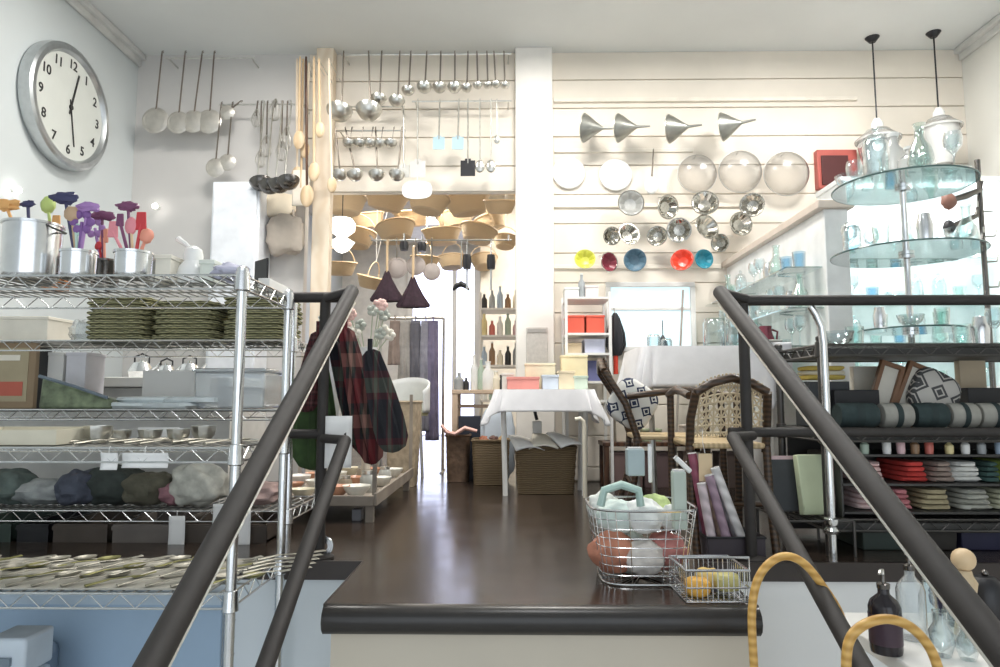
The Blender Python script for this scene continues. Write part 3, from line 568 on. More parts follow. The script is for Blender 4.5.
def uten(px, py, Y, c, kind, lab, basept, sz=.02):
    top = P(px, py, Y); d = basept-top; t = thing('utensil', lab, 'utensil', top, 0, 'coloured utensils standing in the pots'); m = mat('silicone_'+c, dict(UC)[c], .45)
    MB().tube([(0, 0, 0), tuple(d*.5), tuple(d)], [.004, .0045, .0045], 8).build('handle', m if kind != 'spoon' else WOOD, t)
    b = MB()
    if kind == 'blade': b.box((0, 0, sz*.4), (sz*1.5, .006, sz*2.4), taper=.8)
    elif kind == 'ball': b.blob((0, 0, 0), (sz, sz*.6, sz*1.1), px, .1)
    elif kind == 'leaf': b.blob((0, 0, 0), (sz*1.7, sz*.5, sz*.7), px, .3)
    elif kind == 'flower':
        for k in range(6): b.blob((sz*math.cos(k*PI/3), 0, sz*math.sin(k*PI/3)), (sz*.55, sz*.3, sz*.55), k, .1, 8, 6)
    else: b.blob((0, 0, 0), (sz*.8, sz*.4, sz*1.2), 1, 0)
    b.build('head', m, t, bevel=.002 if kind == 'blade' else 0)
pA, pB, pC, pD = on(70, 1.72, TZ+.02), on(126, 1.72, TZ+.02), on(22, 1.75, TZ+.03), on(98, 1.88, TZ+.02)
for a in [(65, 198, 'navy', 'leaf', 'dark navy leaf-shaped whisk head above the purple utensils', pA, .022), (72, 214, 'tan', 'ball', 'tan round-headed utensil in the left small pot', pA, .02), (82, 222, 'purple', 'flower', 'purple flower-shaped utensil in the left small pot', pA, .022), (88, 207, 'violet', 'leaf', 'violet utensil with ruffled head leaning right', pA, .018), (76, 232, 'mint', 'blade', 'mint spatula in the left small pot', pA, .014), (48, 205, 'lime', 'ball', 'lime green round brush head behind the tall bucket', on(48, 1.90, TZ+.03), .022), (56, 225, 'orange', 'blade', 'orange spatula in the copper cup', on(50, 1.90, TZ+.03), .018),
          (95, 228, 'violet', 'flower', 'violet flower utensil standing in the narrow dark cup', pD, .02), (102, 216, 'plum', 'leaf', 'plum leaf-shaped utensil in the narrow dark cup', pD, .02), (104, 238, 'coral', 'blade', 'coral spatula in the narrow dark cup', pD, .017), (99, 246, 'red', 'ball', 'red ball-headed utensil in the narrow dark cup', pD, .012),
          (113, 232, 'pink', 'blade', 'pink spatula at the left of the right small pot', pB, .018), (120, 222, 'plum', 'blade', 'dark plum spatula in the right small pot', pB, .014), (128, 206, 'plum', 'leaf', 'plum bird-shaped head rising highest above the red utensils', pB, .017), (131, 226, 'pink', 'spoon', 'pink spoon in the middle of the right small pot', pB, .02), (141, 224, 'red', 'blade', 'bright red spatula in the right small pot', pB, .02), (147, 236, 'coral', 'ball', 'coral round head leaning right out of the right pot', pB, .018),
          (6, 205, 'orange', 'leaf', 'orange feathery head at the left edge above the bucket', pC, .022), (28, 204, 'navy', 'leaf', 'small dark head just over the bucket rim', pC, .012)]:
    uten(a[0], a[1], a[5].y, a[2], a[3], a[4], a[5], a[6])
# white rabbit, boxes, lilac bundle, sign
p = on(187, 1.80, TZ); t = thing('figurine', 'white rounded porcelain figure standing on the top shelf beside white boxes', 'figurine', p)
b = MB(); b.lathe([(0, 0), (.036, .0), (.042, .02), (.036, .045), (.024, .062), (.026, .078), (.022, .095), (.01, .104), (0, .106)], 24); b.build('body', PORC, t)
b = MB(); b.tube([(0, 0, .092), (-.02, 0, .108), (-.045, 0, .125), (-.05, 0, .127)], [.004, .006, .009, .003], 8); b.build('ear', PORC, t)
CREAM = mat('cream_card', (.80, .76, .66), .7)
def carton(px, Y, z, wpx, hpx, dep, lab, m, name='carton', cat='box', rz=0, lid=True):
    k = Y/FPX; t = thing(name, lab, cat, on(px, Y+dep/2, z), rz); W, H = wpx*k, hpx*k
    MB().box((0, 0, H/2), (W, dep, H)).build('body', m, t, bevel=.002)
    if lid: MB().box((0, 0, H-.004), (W+.006, dep+.006, .012)).build('lid', m, t, bevel=.002)
    return t
carton(164, 1.74, TZ, 16, 26, .08, 'cream box on the top shelf left of the white figure', CREAM); carton(208, 1.76, TZ, 14, 22, .08, 'pale box on the top shelf right of the white figure', mat('pale_green_card', (.76, .80, .72), .7))
tag(MB().blob((0, 0, .02), (.045, .045, .022), 3, .25).build('cloth_bundle', mat('lilac_cloth', (.52, .52, .64), .9), loc=on(225, 1.74, TZ)), 'crumpled lilac cloth near the corner of the top shelf', 'cloth')
t = thing('chalkboard', 'small black board sign leaning behind the corner of the top shelf', 'sign', on(257, 1.94, TZ+.0), -.75); MB().box((0, 0, .055), (.075, .006, .082)).build('board', BLACK, t, bevel=.001); MB().box((0, .012, .012), (.06, .03, .024)).build('foot', CREAM, t)
carton(270, 1.86, TZ, 12, 10, .16, 'narrow white tray box along the right end of the top shelf', WHITE, rz=0, lid=False)
# wall behind: cupboard, sack, red pot, spot lamps
t = thing('cupboard', 'tall pale blue-white cupboard against the rear wall left of the pale post', 'cupboard', (PX(229, 3.85), 3.86, 0)); W_ = (PX(255, 3.8)-PX(205, 3.8)); zt = PZ(178, 3.8)
MB().box((0, .08, zt/2), (W_, .2, zt)).build('body', mat('cupboard_white', (.82, .85, .9), .4), t, bevel=.006); MB().box((0, -.028, zt/2+.05), (W_-.03, .015, zt-.2)).build('door', MC['cupboard_white'], t, bevel=.004); MB().rod((W_/2-.04, -.055, 1.0), (W_/2-.04, -.055, 1.15), .006, 8).build('handle', STEEL, t)
SACK = mat('grey_beige_sack', (.48, .42, .36), .9, 0, .1, 14, .2)
t = thing('hanging_bag', 'grey beige cloth bag hanging beside the pale post', 'bag', P(285, 235, 3.95)); b = MB(); b.blob((0, 0, 0), (.11, .05, .12), 4, .12, 20, 14, e=3); b.build('body', SACK, t); MB().tube([(-.05, 0, .1), (-.03, .03, .2), (0, .09, .24), (.03, .03, .2), (.05, 0, .1)], .006, 6).build('handle', SACK, t)
t = thing('hanging_bag', 'warm cream cloth bag hanging above the grey beige one', 'bag', P(276, 205, 3.98)); b = MB(); b.blob((0, 0, 0), (.12, .035, .07), 5, .1, 20, 12, e=3); b.build('body', mat('cream_cloth', (.80, .70, .55), .9), t); MB().tube([(0, 0, .06), (0, .065, .1)], .005, 6).build('hook', STEEL, t)
for px, py, lab in ((18, 190, 'small bright spot lamp on the wall at the far left'), (155, 206, 'small bright spot lamp above the pots near the corner')):
    Y = 4.0 if px > 100 else 3.0; p = P(px, py, Y)
    if px < 100: Y = EYE.y+(p.y); k = (XL+.03)/p.x; p = EYE+(p-EYE)*k
    t = thing('wall_spot_lamp', lab, 'lamp', p)
    off = Vector((-.03, 0, 0)) if px < 100 else Vector((0, .05, 0))
    MB().blob((0, 0, 0), (.016, .016, .016), 0, 0).build('bulb', mat('bulb_glow', (1, 1, .95), .3, emis=((1, .97, .9), 8)), t); MB().rod((0, 0, 0), off, .01, 8).build('socket', WHITE, t)

# ------------------------------------------------------------------ cutlery on the left shelf
MZ, BZ0 = AZ[1]+.003, AZ[2]+.003
MB_ = MB(); MB_.bb(-.60, .60, 0, .31, 0, .004); tag(MB_.build('shelf_liner', mat('off_white_liner', (.50, .48, .42), .6), loc=(AX0+.66, AY0+.02, BZ0)), 'off-white liner sheet under the spoons on the bottom shelf', 'liner')
def cutlery(kind, m, L=.165):
    t = thing(kind, '', kind, (0, 0, 0)); b = MB(); b.tube([(0, 0, .004), (0, L*.35, .010), (0, L*.65, .007)], [.0085, .0045, .0035], 8, flat=.4); b.build('handle', m, t); b = MB()
    if kind == 'spoon': b.lathe([(0, 0), (.010, .001), (.017, .005), (.019, .009), (.016, .007), (.009, .003), (0, .002)], 16, Matrix.Translation((0, L*.65+.026, .001)) @ Matrix.Diagonal((1.15, 1.6, 1, 1))); b.build('bowl', m, t)
    elif kind == 'fork':
        b.box((0, L*.65+.012, .006), (.018, .026, .003))
        for k in (-1.5, -.5, .5, 1.5): b.tube([(k*.005, L*.65+.024, .006), (k*.0048, L*.65+.055, .009)], .0013, 5)
        b.build('tines', m, t)
    else:
        b.box((0, L*.65+.04, .006), (.017, .085, .002), taper=.9); b.build('blade', m, t, bevel=.0005)
    return t
SILV = mat('silver_plate', (.42, .40, .34), .42, .7, .25, 30); OLD = mat('olive_brass', (.26, .25, .10), .45, .5, .2, 30)
pr = {(k, n): cutlery(k, m) for k in ('spoon', 'fork', 'table_knife') for n, m in (('silver', SILV), ('brass', OLD))}
rr = random.Random(3); cnt = {}
rows = [('front', 1.672, 15), ('middle', 1.76, 14), ('back', 1.85, 13)]
for rn, y, n in rows:
    for i in range(n):
        k = ['spoon', 'spoon', 'fork', 'spoon', 'table_knife'][(i*3+len(rn)) % 5]; n2 = 'brass' if (i*7+len(rn)) % 4 == 1 else 'silver'; x = AX1-.06-i*.068-rr.uniform(0, .012)
        if rn == 'back' and x > AX1-.12: continue
        place(USED, pr[(k, n2)], (x-.02, y+rr.uniform(-.004, .004), BZ0+.0045), rz=-.75+rr.uniform(-.12, .12), label='%s %s in the %s row of the bottom wire shelf, %s from the right' % (n2, k.replace('_', ' '), rn, ORD[i]), group='cutlery laid on the bottom wire shelf')
for i in range(8):
    x = AX1-.10-i*.055
    place(USED, pr[('spoon' if i % 2 else 'table_knife', 'silver')], (x, 1.70+.03*(i % 3), MZ), rz=-.6-.15*(i % 3), label='silver %s on the middle wire shelf, %s from the right' % ('spoon' if i % 2 else 'knife', ORD[i]), group='cutlery laid on the middle wire shelf')
place(USED, pr[('fork', 'silver')], (AX1-.02, 1.86, BZ0+.012), rz=-1.0, label='silver fork overhanging the right end of the bottom shelf', group='cutlery laid on the bottom wire shelf')
for i in range(5): place(USED, pr[('table_knife', 'silver')], (AX1-.015+.0*i, 1.72+.035*i, BZ0+.012+.003*i), rz=-.95, label='silver knife fanned at the right end of the bottom shelf, %s from front' % ORD[i], group='knives fanned at the right end')
# middle shelf goods
t = thing('tray', 'flat pale cardboard tray on the middle wire shelf at the far left', 'tray', on(30, 1.80, MZ)); b = MB(); b.box((0, 0, .004), (.30, .22, .006)); 
for s_ in (-1, 1): b.box((s_*.148, 0, .02), (.005, .22, .036)); b.box((0, s_*.108, .02), (.30, .005, .036))
b.build('body', mat('pale_card', (.66, .62, .50), .7), t)
for i, (px, Y, r, h) in enumerate([(100, 1.80, .035, .045), (122, 1.88, .03, .03), (152, 1.9, .032, .03), (180, 1.86, .03, .034), (205, 1.92, .034, .04)]):
    b = MB(); b.lathe([(0, 0), (r*.5, .0), (r*.9, h*.4), (r, h), (r*.93, h), (r*.8, h*.42), (0, .004)], 20, fold=.05, nf=8); tag(b.build('tart_tin', STEEL, loc=on(px, Y, MZ)), 'small silver bowl on the middle wire shelf, %s' % nth(i, 5), 'bowl', 'silver bowls on the middle shelf')
t = thing('label_strip', 'long white price strip on the middle shelf behind the bowls', 'label', on(160, 1.985, MZ)); MB().box((0, 0, .018), (.12, .003, .03)).build('card', PAPER, t); MB().box((0, .006, .003), (.12, .015, .004)).build('foot', CHROME, t)
def hang_tag(px, py0, py1, wpx, Y, lab, rz=0, m=PAPER):
    k = Y/FPX; a, c = P(px, py0, Y), P(px, py1, Y); t = thing('price_tag', lab, 'tag', a, rz, 'white tags hanging from the shelves'); h = a.z-c.z
    MB().sheet(lambda u, v: ((u-.5)*wpx*k, .004*math.sin(v*3), -h*v), 4, 6).build('card', m, t, solid=.0015); MB().tube([(0, 0, -.004), (0, 0, .012), (0, .005, .016)], .001, 5).build('string', PAPER, t)
hang_tag(109, 453, 470, 17, 1.646, 'small bluish white tag under the middle shelf edge'); hang_tag(145, 453, 468, 46, 1.646, 'wide white tag under the middle shelf edge')
hang_tag(177, 516, 549, 16, 2.29, 'tall white tag hanging in front of the dark crates, left one'); hang_tag(219, 504, 526, 12, 2.29, 'short white tag half hidden by the handrail'); hang_tag(243, 508, 549, 15, 2.29, 'tall white tag hanging in front of the dark crates, right one', .1)

# ------------------------------------------------------------------ rear wire shelf goods
Z1, Z2, Z3 = BZ[1]+.003, BZ[2]+.003, BZ[3]+.003
tp = None
def willow():
    t = thing('willow_tray', '', 'tray', (0, 0, 0), 0, 'flat willow trays stacked on the rear wire shelf')
    b = MB(); b.lathe([(0, 0), (.085, .0), (.1, .004), (.112, .016), (.106, .017), (.095, .008), (0, .005)], 36, e=5, sy=1.1); b.build('base', TRAYW, t)
    b = MB(); b.tube([(math.copysign(abs(math.cos(a))**.4, math.cos(a))*.108, math.copysign(abs(math.sin(a))**.4, math.sin(a))*.119, .015+.0015*math.sin(a*14)) for a in [2*PI*q/40 for q in range(40)]], .004, 6, True); b.build('woven_rim', TRAYW, t); return t
tp = willow()
for s_, (px, n, Y) in enumerate([(128, 9, 2.47), (193, 8, 2.47), (262, 9, 2.47)]):
    for i in range(n):
        place(USED, tp, on(px+rr.uniform(-2, 2), Y+rr.uniform(-.006, .006), Z1+i*.0175), rz=rr.uniform(-.05, .05), label='flat willow tray in the %s stack on the rear shelf, %s from bottom' % (['left', 'middle', 'right'][s_], ORD[i]), s=(1.02, 1.02, 1))
carton(28, 2.40, Z1, 62, 26, .16, 'long white box on the rear wire shelf at the far left', CREAM)
b = MB(); b.blob((0, 0, .04), (.05, .045, .045), 9, .15, 20, 12); tag(b.build('plastic_bag', PLASTIC, loc=on(80, 2.42, Z1)), 'crumpled clear plastic bag between white box and willow trays', 'bag')
# second level (y=410)
t = thing('picture_frame', 'brown framed picture with red and cream print at the far left', 'picture', on(6, 2.40, Z2)); 
MB().box((0, 0, .12), (.21, .02, .24)).build('frame', mat('olive_brown_frame', (.28, .20, .12), .5), t, bevel=.003); MB().box((0, -.011, .12), (.16, .002, .19)).build('print', mat('muted_olive_print', (.40, .34, .22), .6), t); MB().box((0.02, -.0125, .07), (.09, .002, .05)).build('red_patch', mat('dull_red', (.5, .12, .08), .6), t); MB().box((0, -.0125, .18), (.1, .002, .02)).build('cream_patch', CREAM, t)
carton(37, 2.40, Z2, 10, 62, .08, 'black upright box beside the brown frame', BLACK, lid=False)
carton(62, 2.46, Z2, 20, 56, .12, 'white upright box behind the green pack, left one', WHITE); carton(84, 2.46, Z2, 20, 56, .12, 'white upright box behind the green pack, right one', mat('lilac_white_card', (.76, .75, .80), .6))
t = thing('wrapped_pack', 'green and grey plastic-wrapped pack lying on the rear wire shelf', 'pack', on(82, 2.36, Z2), 0); b = MB(); b.add([( -.12, -.05, 0), (.13, -.05, 0), (.13, .05, 0), (-.12, .05, 0), (-.12, -.04, .11), (.12, -.04, .035), (.12, .04, .03), (-.12, .04, .10)], [(3, 2, 1, 0), (4, 5, 6, 7), (0, 1, 5, 4), (1, 2, 6, 5), (2, 3, 7, 6), (3, 0, 4, 7)]); b.build('body', mat('green_leaf_print', (.16, .20, .12), .35, 0, .5, 30), t, bevel=.01); b = MB(); b.tube([(-.12, -.052, .112), (0, -.05, .078), (.12, -.052, .038)], .006, 6); b.build('seam', mat('slate_plastic', (.16, .2, .24), .3), t)
for i in range(4):
    b = MB(); b.blob((0, 0, .011), (.10, .06, .012), i, .1, 20, 8, e=4); tag(b.build('plastic_packet', mat('foggy_plastic', (.62, .68, .70), .15, 0, .1, 20, .3), loc=on(128+22*i, 2.38+.02*(i % 2), Z2+.020*(i % 2))), 'flat foggy plastic packet on the rear wire shelf, %s' % nth(i, 4), 'packet', 'foggy packets on the rear shelf')
carton(176, 2.50, Z2, 54, 38, .12, 'white box standing behind the foggy packets', WHITE, lid=False)
t = thing('storage_box', 'translucent storage box at the right end of the rear wire shelf', 'box', on(240, 2.47, Z2)); b = MB(); b.box((0, 0, .065), (.24, .2, .13), taper=1.05); b.build('body', glass('translucent_box', (.86, .92, .95), .7, .2, .35, (.84, .88, .92)), t, bevel=.01); MB().box((0, 0, .135), (.26, .22, .012)).build('lid', MC['translucent_box'], t, bevel=.004)
for i, (px, r) in enumerate([(140, .035), (165, .028), (188, .032)]):
    t = thing('teapot', 'small chrome kettle visible through the shelves, %s of three' % nth(i, 3), 'kettle', on(px, 2.9, PZ(378, 2.9)), 0, 'chrome kettles behind the shelf'); b = MB(); b.lathe([(0, 0), (r*1.3, 0), (r*1.5, r*.8), (r*.9, r*1.9), (r*.3, r*2.0), (r*.25, r*2.3), (0, r*2.35)], 24); b.build('body', CHROME, t); MB().tube([(r, 0, r*.8), (r*1.9, 0, r*1.4), (r*2.2, 0, r*1.9)], [.008, .006, .004], 8).build('spout', CHROME, t); MB().tube([(-r*.9, 0, r*1.8), (-r*.9, 0, r*2.6), (0, 0, r*3), (r*.9, 0, r*2.6), (r*.9, 0, r*1.8)], .004, 6).build('handle', BLACK, t)
# low white counter behind them
t = thing('counter', 'white counter by the left wall, behind the two wire shelves', 'counter', (-1.66, 3.0, 0)); zc = PZ(378, 2.9); MB().box((0, 0, zc-.02), (1.05, .5, .04)).build('worktop', WHITE, t, bevel=.004); MB().box((0, .03, zc/2-.02), (1.0, .42, zc-.045)).build('body', mat('counter_grey', (.58, .58, .56), .5), t)
# bottom level: cloths
CL = [(12, 45, 34, (.10, .13, .12), 'dark sage cloth'), (50, 50, 24, (.30, .32, .32), 'pale grey cloth'), (88, 34, 34, (.07, .08, .11), 'slate blue cloth'), (120, 44, 38, (.04, .05, .045), 'very dark green cloth'), (155, 40, 32, (.09, .085, .06), 'olive cloth'), (182, 26, 24, (.26, .13, .15), 'dusty pink cloth'), (203, 44, 40, (.48, .48, .43), 'off-white towel'), (262, 38, 22, (.42, .30, .28), 'pale rose cloth')]
for i, (px, wpx, hpx, c, n) in enumerate(CL):
    Y = 2.42; k = Y/FPX; b = MB(); b.blob((0, 0, hpx*k*.5), (wpx*k*.56, .085, hpx*k*.49), i+2, .11, 36, 24, 2.2, e=2.6); tag(b.build('folded_cloth', mat('cloth_%d' % i, c, .9, 0, .25, 25, .3), loc=on(px, Y+.02*(i % 2), Z3)), 'crumpled %s on the lowest tier of the rear shelf' % n, 'cloth', 'cloths on the rear shelf')
CR = mat('dark_crate_card', (.085, .068, .055), .7, 0, .2, 10)
for i, (px, wpx, m) in enumerate([(20, 58, mat('dark_green_crate', (.04, .06, .05), .6)), (68, 30, BLACK), (112, 52, CR), (168, 54, mat('taupe_crate', (.16, .14, .125), .7)), (222, 46, CR), (268, 34, mat('deep_brown_crate', (.06, .045, .035), .6))]):
    k = 2.4/FPX; t = thing('crate', 'dark open crate on the floor under the rear shelf, %s of six' % nth(i, 6), 'crate', on(px, 2.46, 0), 0, 'dark crates under the rear shelf'); W, H = wpx*k, Z3-.05
    b = MB(); b.box((0, 0, .004), (W, .28, .008)); b.box((0, -.137, H/2), (W, .008, H)); b.box((0, .137, H/2), (W, .008, H)); b.box((-W/2+.004, 0, H/2), (.008, .28, H)); b.box((W/2-.004, 0, H/2), (.008, .28, H)); b.build('body', m, t); MB().box((0, -.143, H-.012), (W+.004, .006, .014)).build('rim', m, t)
# bin lower left
t = thing('storage_tub', 'pale blue tub on the lower floor at the bottom left corner', 'tub', (PX(14, 1.78, 655), 1.80, LOW)); zt = PZ(640, 1.74)-LOW; b = MB(); b.box((0, 0, zt/2-.05), (.10, .10, zt-.1), taper=1.05); b.build('body', mat('pale_blue_tub', (.62, .70, .78), .5), t, bevel=.01); MB().box((0, 0, zt-.05), (.105, .11, .09)).build('lid', MC['pale_blue_tub'], t, bevel=.008)
MB().box((0, -.06, zt-.06), (.04, .01, .02)).build('handle', mat('slate_handle', (.2, .25, .3), .4), t)
pw = PX(229, 2.0)-XL-.02; t = thing('panel', 'added panel coloured as bluish shade on the wall below the left wire shelf', 'panel', (XL+.01+pw/2, 2.035, LOW), 0); MB().box((0, 0, .52), (pw, .012, 1.03)).build('board', mat('blue_shade_panel', (.36, .49, .64), .5, 0, .06, 3), t, bevel=.003); MB().box((0, -.008, 1.02), (pw, .008, .03)).build('top_strip', mat('pale_strip', (.5, .6, .7), .5), t)  # added sheet; the bluish shade on the white wall is put into its colour
dnp = thing('duct', 'dark blue rounded box against the panel at the bottom left', 'box', (PX(20, 1.97, 650), 1.96, LOW)); MB().box((0, 0, .46), (.2, .1, .92)).build('body', mat('dark_slate_box', (.16, .22, .30), .5), dnp, bevel=.03); MB().box((0, -.052, .8), (.08, .006, .03)).build('pull', mat('pale_strip', (.5, .6, .7), .5), dnp)

# ------------------------------------------------------------------ plaid cloths hanging at the left guard post
def folded(p0, p1, r, lab, m, flat=.55, fold=.26, nf=7, seed=0, grp='folded plaid cloths on the guard rail', name='plaid_scarf', cat='scarf'):
    p0, p1 = Vector(p0), Vector(p1); L = (p1-p0).length; t = thing(name, lab, cat, p0, 0, grp)
    M = Matrix.Translation(-p0) @ align(p0, p1); pf = [(r*.25, 0), (r*.6, L*.04), (r*.75, L*.2), (r*.95, L*.45), (r*1.05, L*.7), (r, L*.88), (r*.7, L*.97), (r*.2, L)]
    b = MB(); b.lathe(pf, 40, M, sy=flat, fold=fold, nf=nf, seed=seed); b.build('cloth', m, t); b = MB(); b.tube([(0, 0, -.01), (0, 0, .02), (0, .0, .035)], r*.2, 8); b.build('loop', m, t); return t
PL1 = checkmat('plaid_red_navy', ((.10, .004, .008), (.006, .006, .009), (.008, .014, .010), (.20, .10, .08)), (7, 9, 1.6))
PL2 = checkmat('plaid_dark', ((.005, .006, .010), (.008, .008, .014), (.06, .006, .010), (.07, .08, .06)), (7, 9, 1.5))
folded(P(345, 328, 2.16), P(374, 464, 2.20), .041, 'red and black plaid cloth hanging from the rail, middle one with red top', PL1, seed=1)
folded(P(370, 350, 2.12), P(396, 452, 2.12), .040, 'darkest plaid cloth hanging from the rail, rightmost', PL2, seed=2)
folded(P(336, 340, 2.2), P(372, 455, 2.24), .045, 'black plaid cloth hanging from the rail, left one next to the post', PL2, seed=3)
folded(P(318, 332, 2.17), P(304, 412, 2.17), .032, 'narrow dark red cloth left of the guard post', checkmat('plaid_wine', ((.07, .008, .012), (.01, .008, .008), (.04, .006, .006), (.12, .05, .05)), (14, 9, 9)), seed=4)
folded(P(316, 365, 2.22), P(314, 470, 2.22), .058, 'green cloth hanging behind the guard post', mat('leaf_green_cloth', (.035, .07, .02), .85, 0, .35, 20, .3), seed=5, name='green_cloth', cat='cloth')
hang_tag(339, 416, 468, 26, 2.085, 'large white tag hanging below the plaid cloths', .2)
b = MB();
for q in range(3): b.tube([(.028*math.cos(a)*(1-.22*q), 0, .03+.028*math.sin(a)*(1-.22*q)) for a in [2*PI*k/24 for k in range(24)]], .003, 6, True)
for q in range(2): b.tube([(.028*math.cos(1+q*2.6), 0, .03+.028*math.sin(1+q*2.6)), (0, 0, .03)], .003, 6)
tag(b.build('wire_coil', CHROME, loc=on(327, 2.12, .0025)), 'small round chrome wire coil on the floor beside the guard post', 'coil')

# ------------------------------------------------------------------ low display plinth on the left of the aisle
dx = PX(377, 2.72); t = thing('display_table', 'low wooden display table with dark underside left of the aisle', 'display table', (dx, 2.70, 0)); DZ = .085; GRW = mat('grey_brown_wood', (.27, .23, .19), .5, 0, .2, 8)
MB().bb(-.55, 0, 0, 1.0, DZ-.02, DZ).build('top', GRW, t)
b = MB(); b.bb(-.55, .0, -.012, 0, DZ-.02, DZ+.02); b.build('front_edge', GRW, t, bevel=.003); b = MB(); b.bb(.0, .012, -.012, 1.0, DZ-.02, DZ+.03); b.build('side_edge', GRW, t, bevel=.003)
for q in ((-.02, .02), (-.52, .02), (-.02, .96), (-.52, .96)): MB().bb(q[0]-.015, q[0]+.015, q[1]-.015, q[1]+.015, 0, DZ-.02).build('leg', GRW, t)
for q in (0, 1): MB().bb(-.01, .006, .005+q*.97, .02+q*.97, DZ+.02, DZ+.42).build('corner_post', GRW, t)
t2 = carton(360, 2.74, 0, 9, 11, .05, 'small grey box under the display table', mat('mid_grey_box', (.22, .22, .24), .5), lid=False)
GC = [(.8, .78, .7), (.75, .6, .4), (.62, .32, .2), (.5, .5, .46), (.72, .66, .5), (.35, .28, .2), (.85, .8, .75)]
gk = []
for k, c in enumerate(GC):
    t = thing('small_jar' if k % 2 else 'small_bowl', '', 'jar' if k % 2 else 'bowl', (0, 0, 0)); m = mat('ware_%d' % k, c, .3, 0, .12, 30)
    if k % 2: MB().lathe([(0, 0), (.022, 0), (.026, .01), (.026, .04), (.018, .052), (0, .052)], 18).build('body', m, t); MB().lathe([(.0, .052), (.02, .052), (.02, .062), (0, .064)], 18).build('lid', STEEL, t)
    else: MB().lathe([(0, 0), (.018, 0), (.022, .006), (.04, .028), (.042, .036), (.036, .03), (.016, .008), (0, .008)], 20, cap=False).build('body', m, t); MB().lathe([(.018, -.0), (.02, .004), (.017, .005)], 18).build('foot_ring', m, t)
    gk.append(t)
i = 0
for r_ in range(5):
    for c_ in range(4):
        k = (r_*3+c_*2+r_//2) % 7; y = 2.76+r_*.19+rr.uniform(-.03, .03); x = dx-.07-c_*.115+rr.uniform(-.02, .02)
        place(USED, gk[k], (x, y, DZ+.001), rz=rr.uniform(0, 3), label='small %s %s on the low display table, row %s from the front, %s from aisle' % (['cream', 'tan', 'terracotta', 'grey', 'sand', 'brown', 'white'][k], 'jar' if k % 2 else 'bowl', ORD[r_], ORD[c_]), group='small wares on the low display table', s=rr.uniform(1.0, 1.5))
# pinkish bouquet / silver goods / textiles behind
t = thing('bouquet', 'pale pink and cream dried flower bunch behind the guard post', 'bouquet', P(368, 352, 3.0)); STM = mat('pale_green_stem', (.45, .5, .36), .7)
fl_ = [(mat('petal_pink', (.82, .55, .50), .7), 'pink'), (mat('petal_cream', (.85, .80, .70), .7), 'cream'), (mat('petal_grey', (.50, .52, .46), .7), 'sage')]
for i in range(14):
    a = rr.uniform(-1, 1); h = rr.uniform(.05, .22); b = MB()
    for k in range(5): b.blob((a*.12+.016*math.cos(k*1.26), rr.uniform(-.01, .01), h+.016*math.sin(k*1.26)), (.013, .01, .013), k, .1, 8, 6)
    o = b.build('flower_head', fl_[i % 3][0], t); b = MB(); b.tube([(a*.12, 0, h), (a*.05, 0, 0), (0, 0, -.1)], .0025, 5); b.build('stem', STM, o)
MB().lathe([(0, -.18), (.04, -.18), (.055, -.1), (.04, -.0), (.045, .02), (.038, .0), (0, -.1)], 20).build('vase', PORC, t)
vz = P(368, 352, 3.0).z-.18
t = thing('stand', 'slim beige pedestal carrying the dried flower bunch', 'stand', (P(368, 352, 3.0).x, 3.0, DZ+.001)); MB().lathe([(.05, 0), (.05, .01), (.02, .03), (.02, vz-DZ-.02), (.06, vz-DZ-.01), (.06, vz-DZ-.001), (0, vz-DZ-.001)], 20).build('column', mat('beige_stand', (.62, .54, .44), .6), t)
# aprons rack
rx = PX(408, 4.45); t = thing('clothes_rack', 'slim rack with a bar at the left of the aisle carrying grey aprons', 'rack', (rx, 4.6, 0)); rz_ = PZ(318, 4.6)
for s_ in (-1, 1): MB().tube([(s_*.215, -.12, 0), (s_*.215, .12, 0)], .01, 8).build('foot', STEEL, t); MB().rod((s_*.215, 0, 0), (s_*.215, 0, rz_), .01, 8).build('upright', STEEL, t)
MB().rod((-.215, 0, rz_), (.215, 0, rz_), .01, 8).build('bar', STEEL, t)
for i, (dxx, c, n, L) in enumerate([(-.12, (.30, .24, .21), 'brown grey', .30), (-.05, (.42, .40, .38), 'pale taupe', .42), (.02, (.16, .16, .19), 'charcoal', .62), (.09, (.30, .30, .36), 'slate', .74), (.14, (.20, .18, .28), 'dusky violet', .80)]):
    p = Vector((rx+dxx, 4.6, rz_-.012)); t = thing('apron', '%s folded apron hanging on the rack by the aisle' % n, 'apron', p, .2, 'aprons on the rack by the aisle'); m = mat('apron_%d' % i, c, .9, 0, .2, 20, .2)
    b = MB(); b.sheet(lambda u, v: ((u-.5)*(.066+.02*v), -.045-.03*v*abs(math.sin(u*PI))+.012*math.sin(u*12+i)*v, -.01-L*v), 14, 24); b.build('cloth', m, t, solid=.012); MB().tube([(0, -.045, -.01), (0, -.02, .028), (0, .0, .0125)], .004, 6).build('loop', m, t)
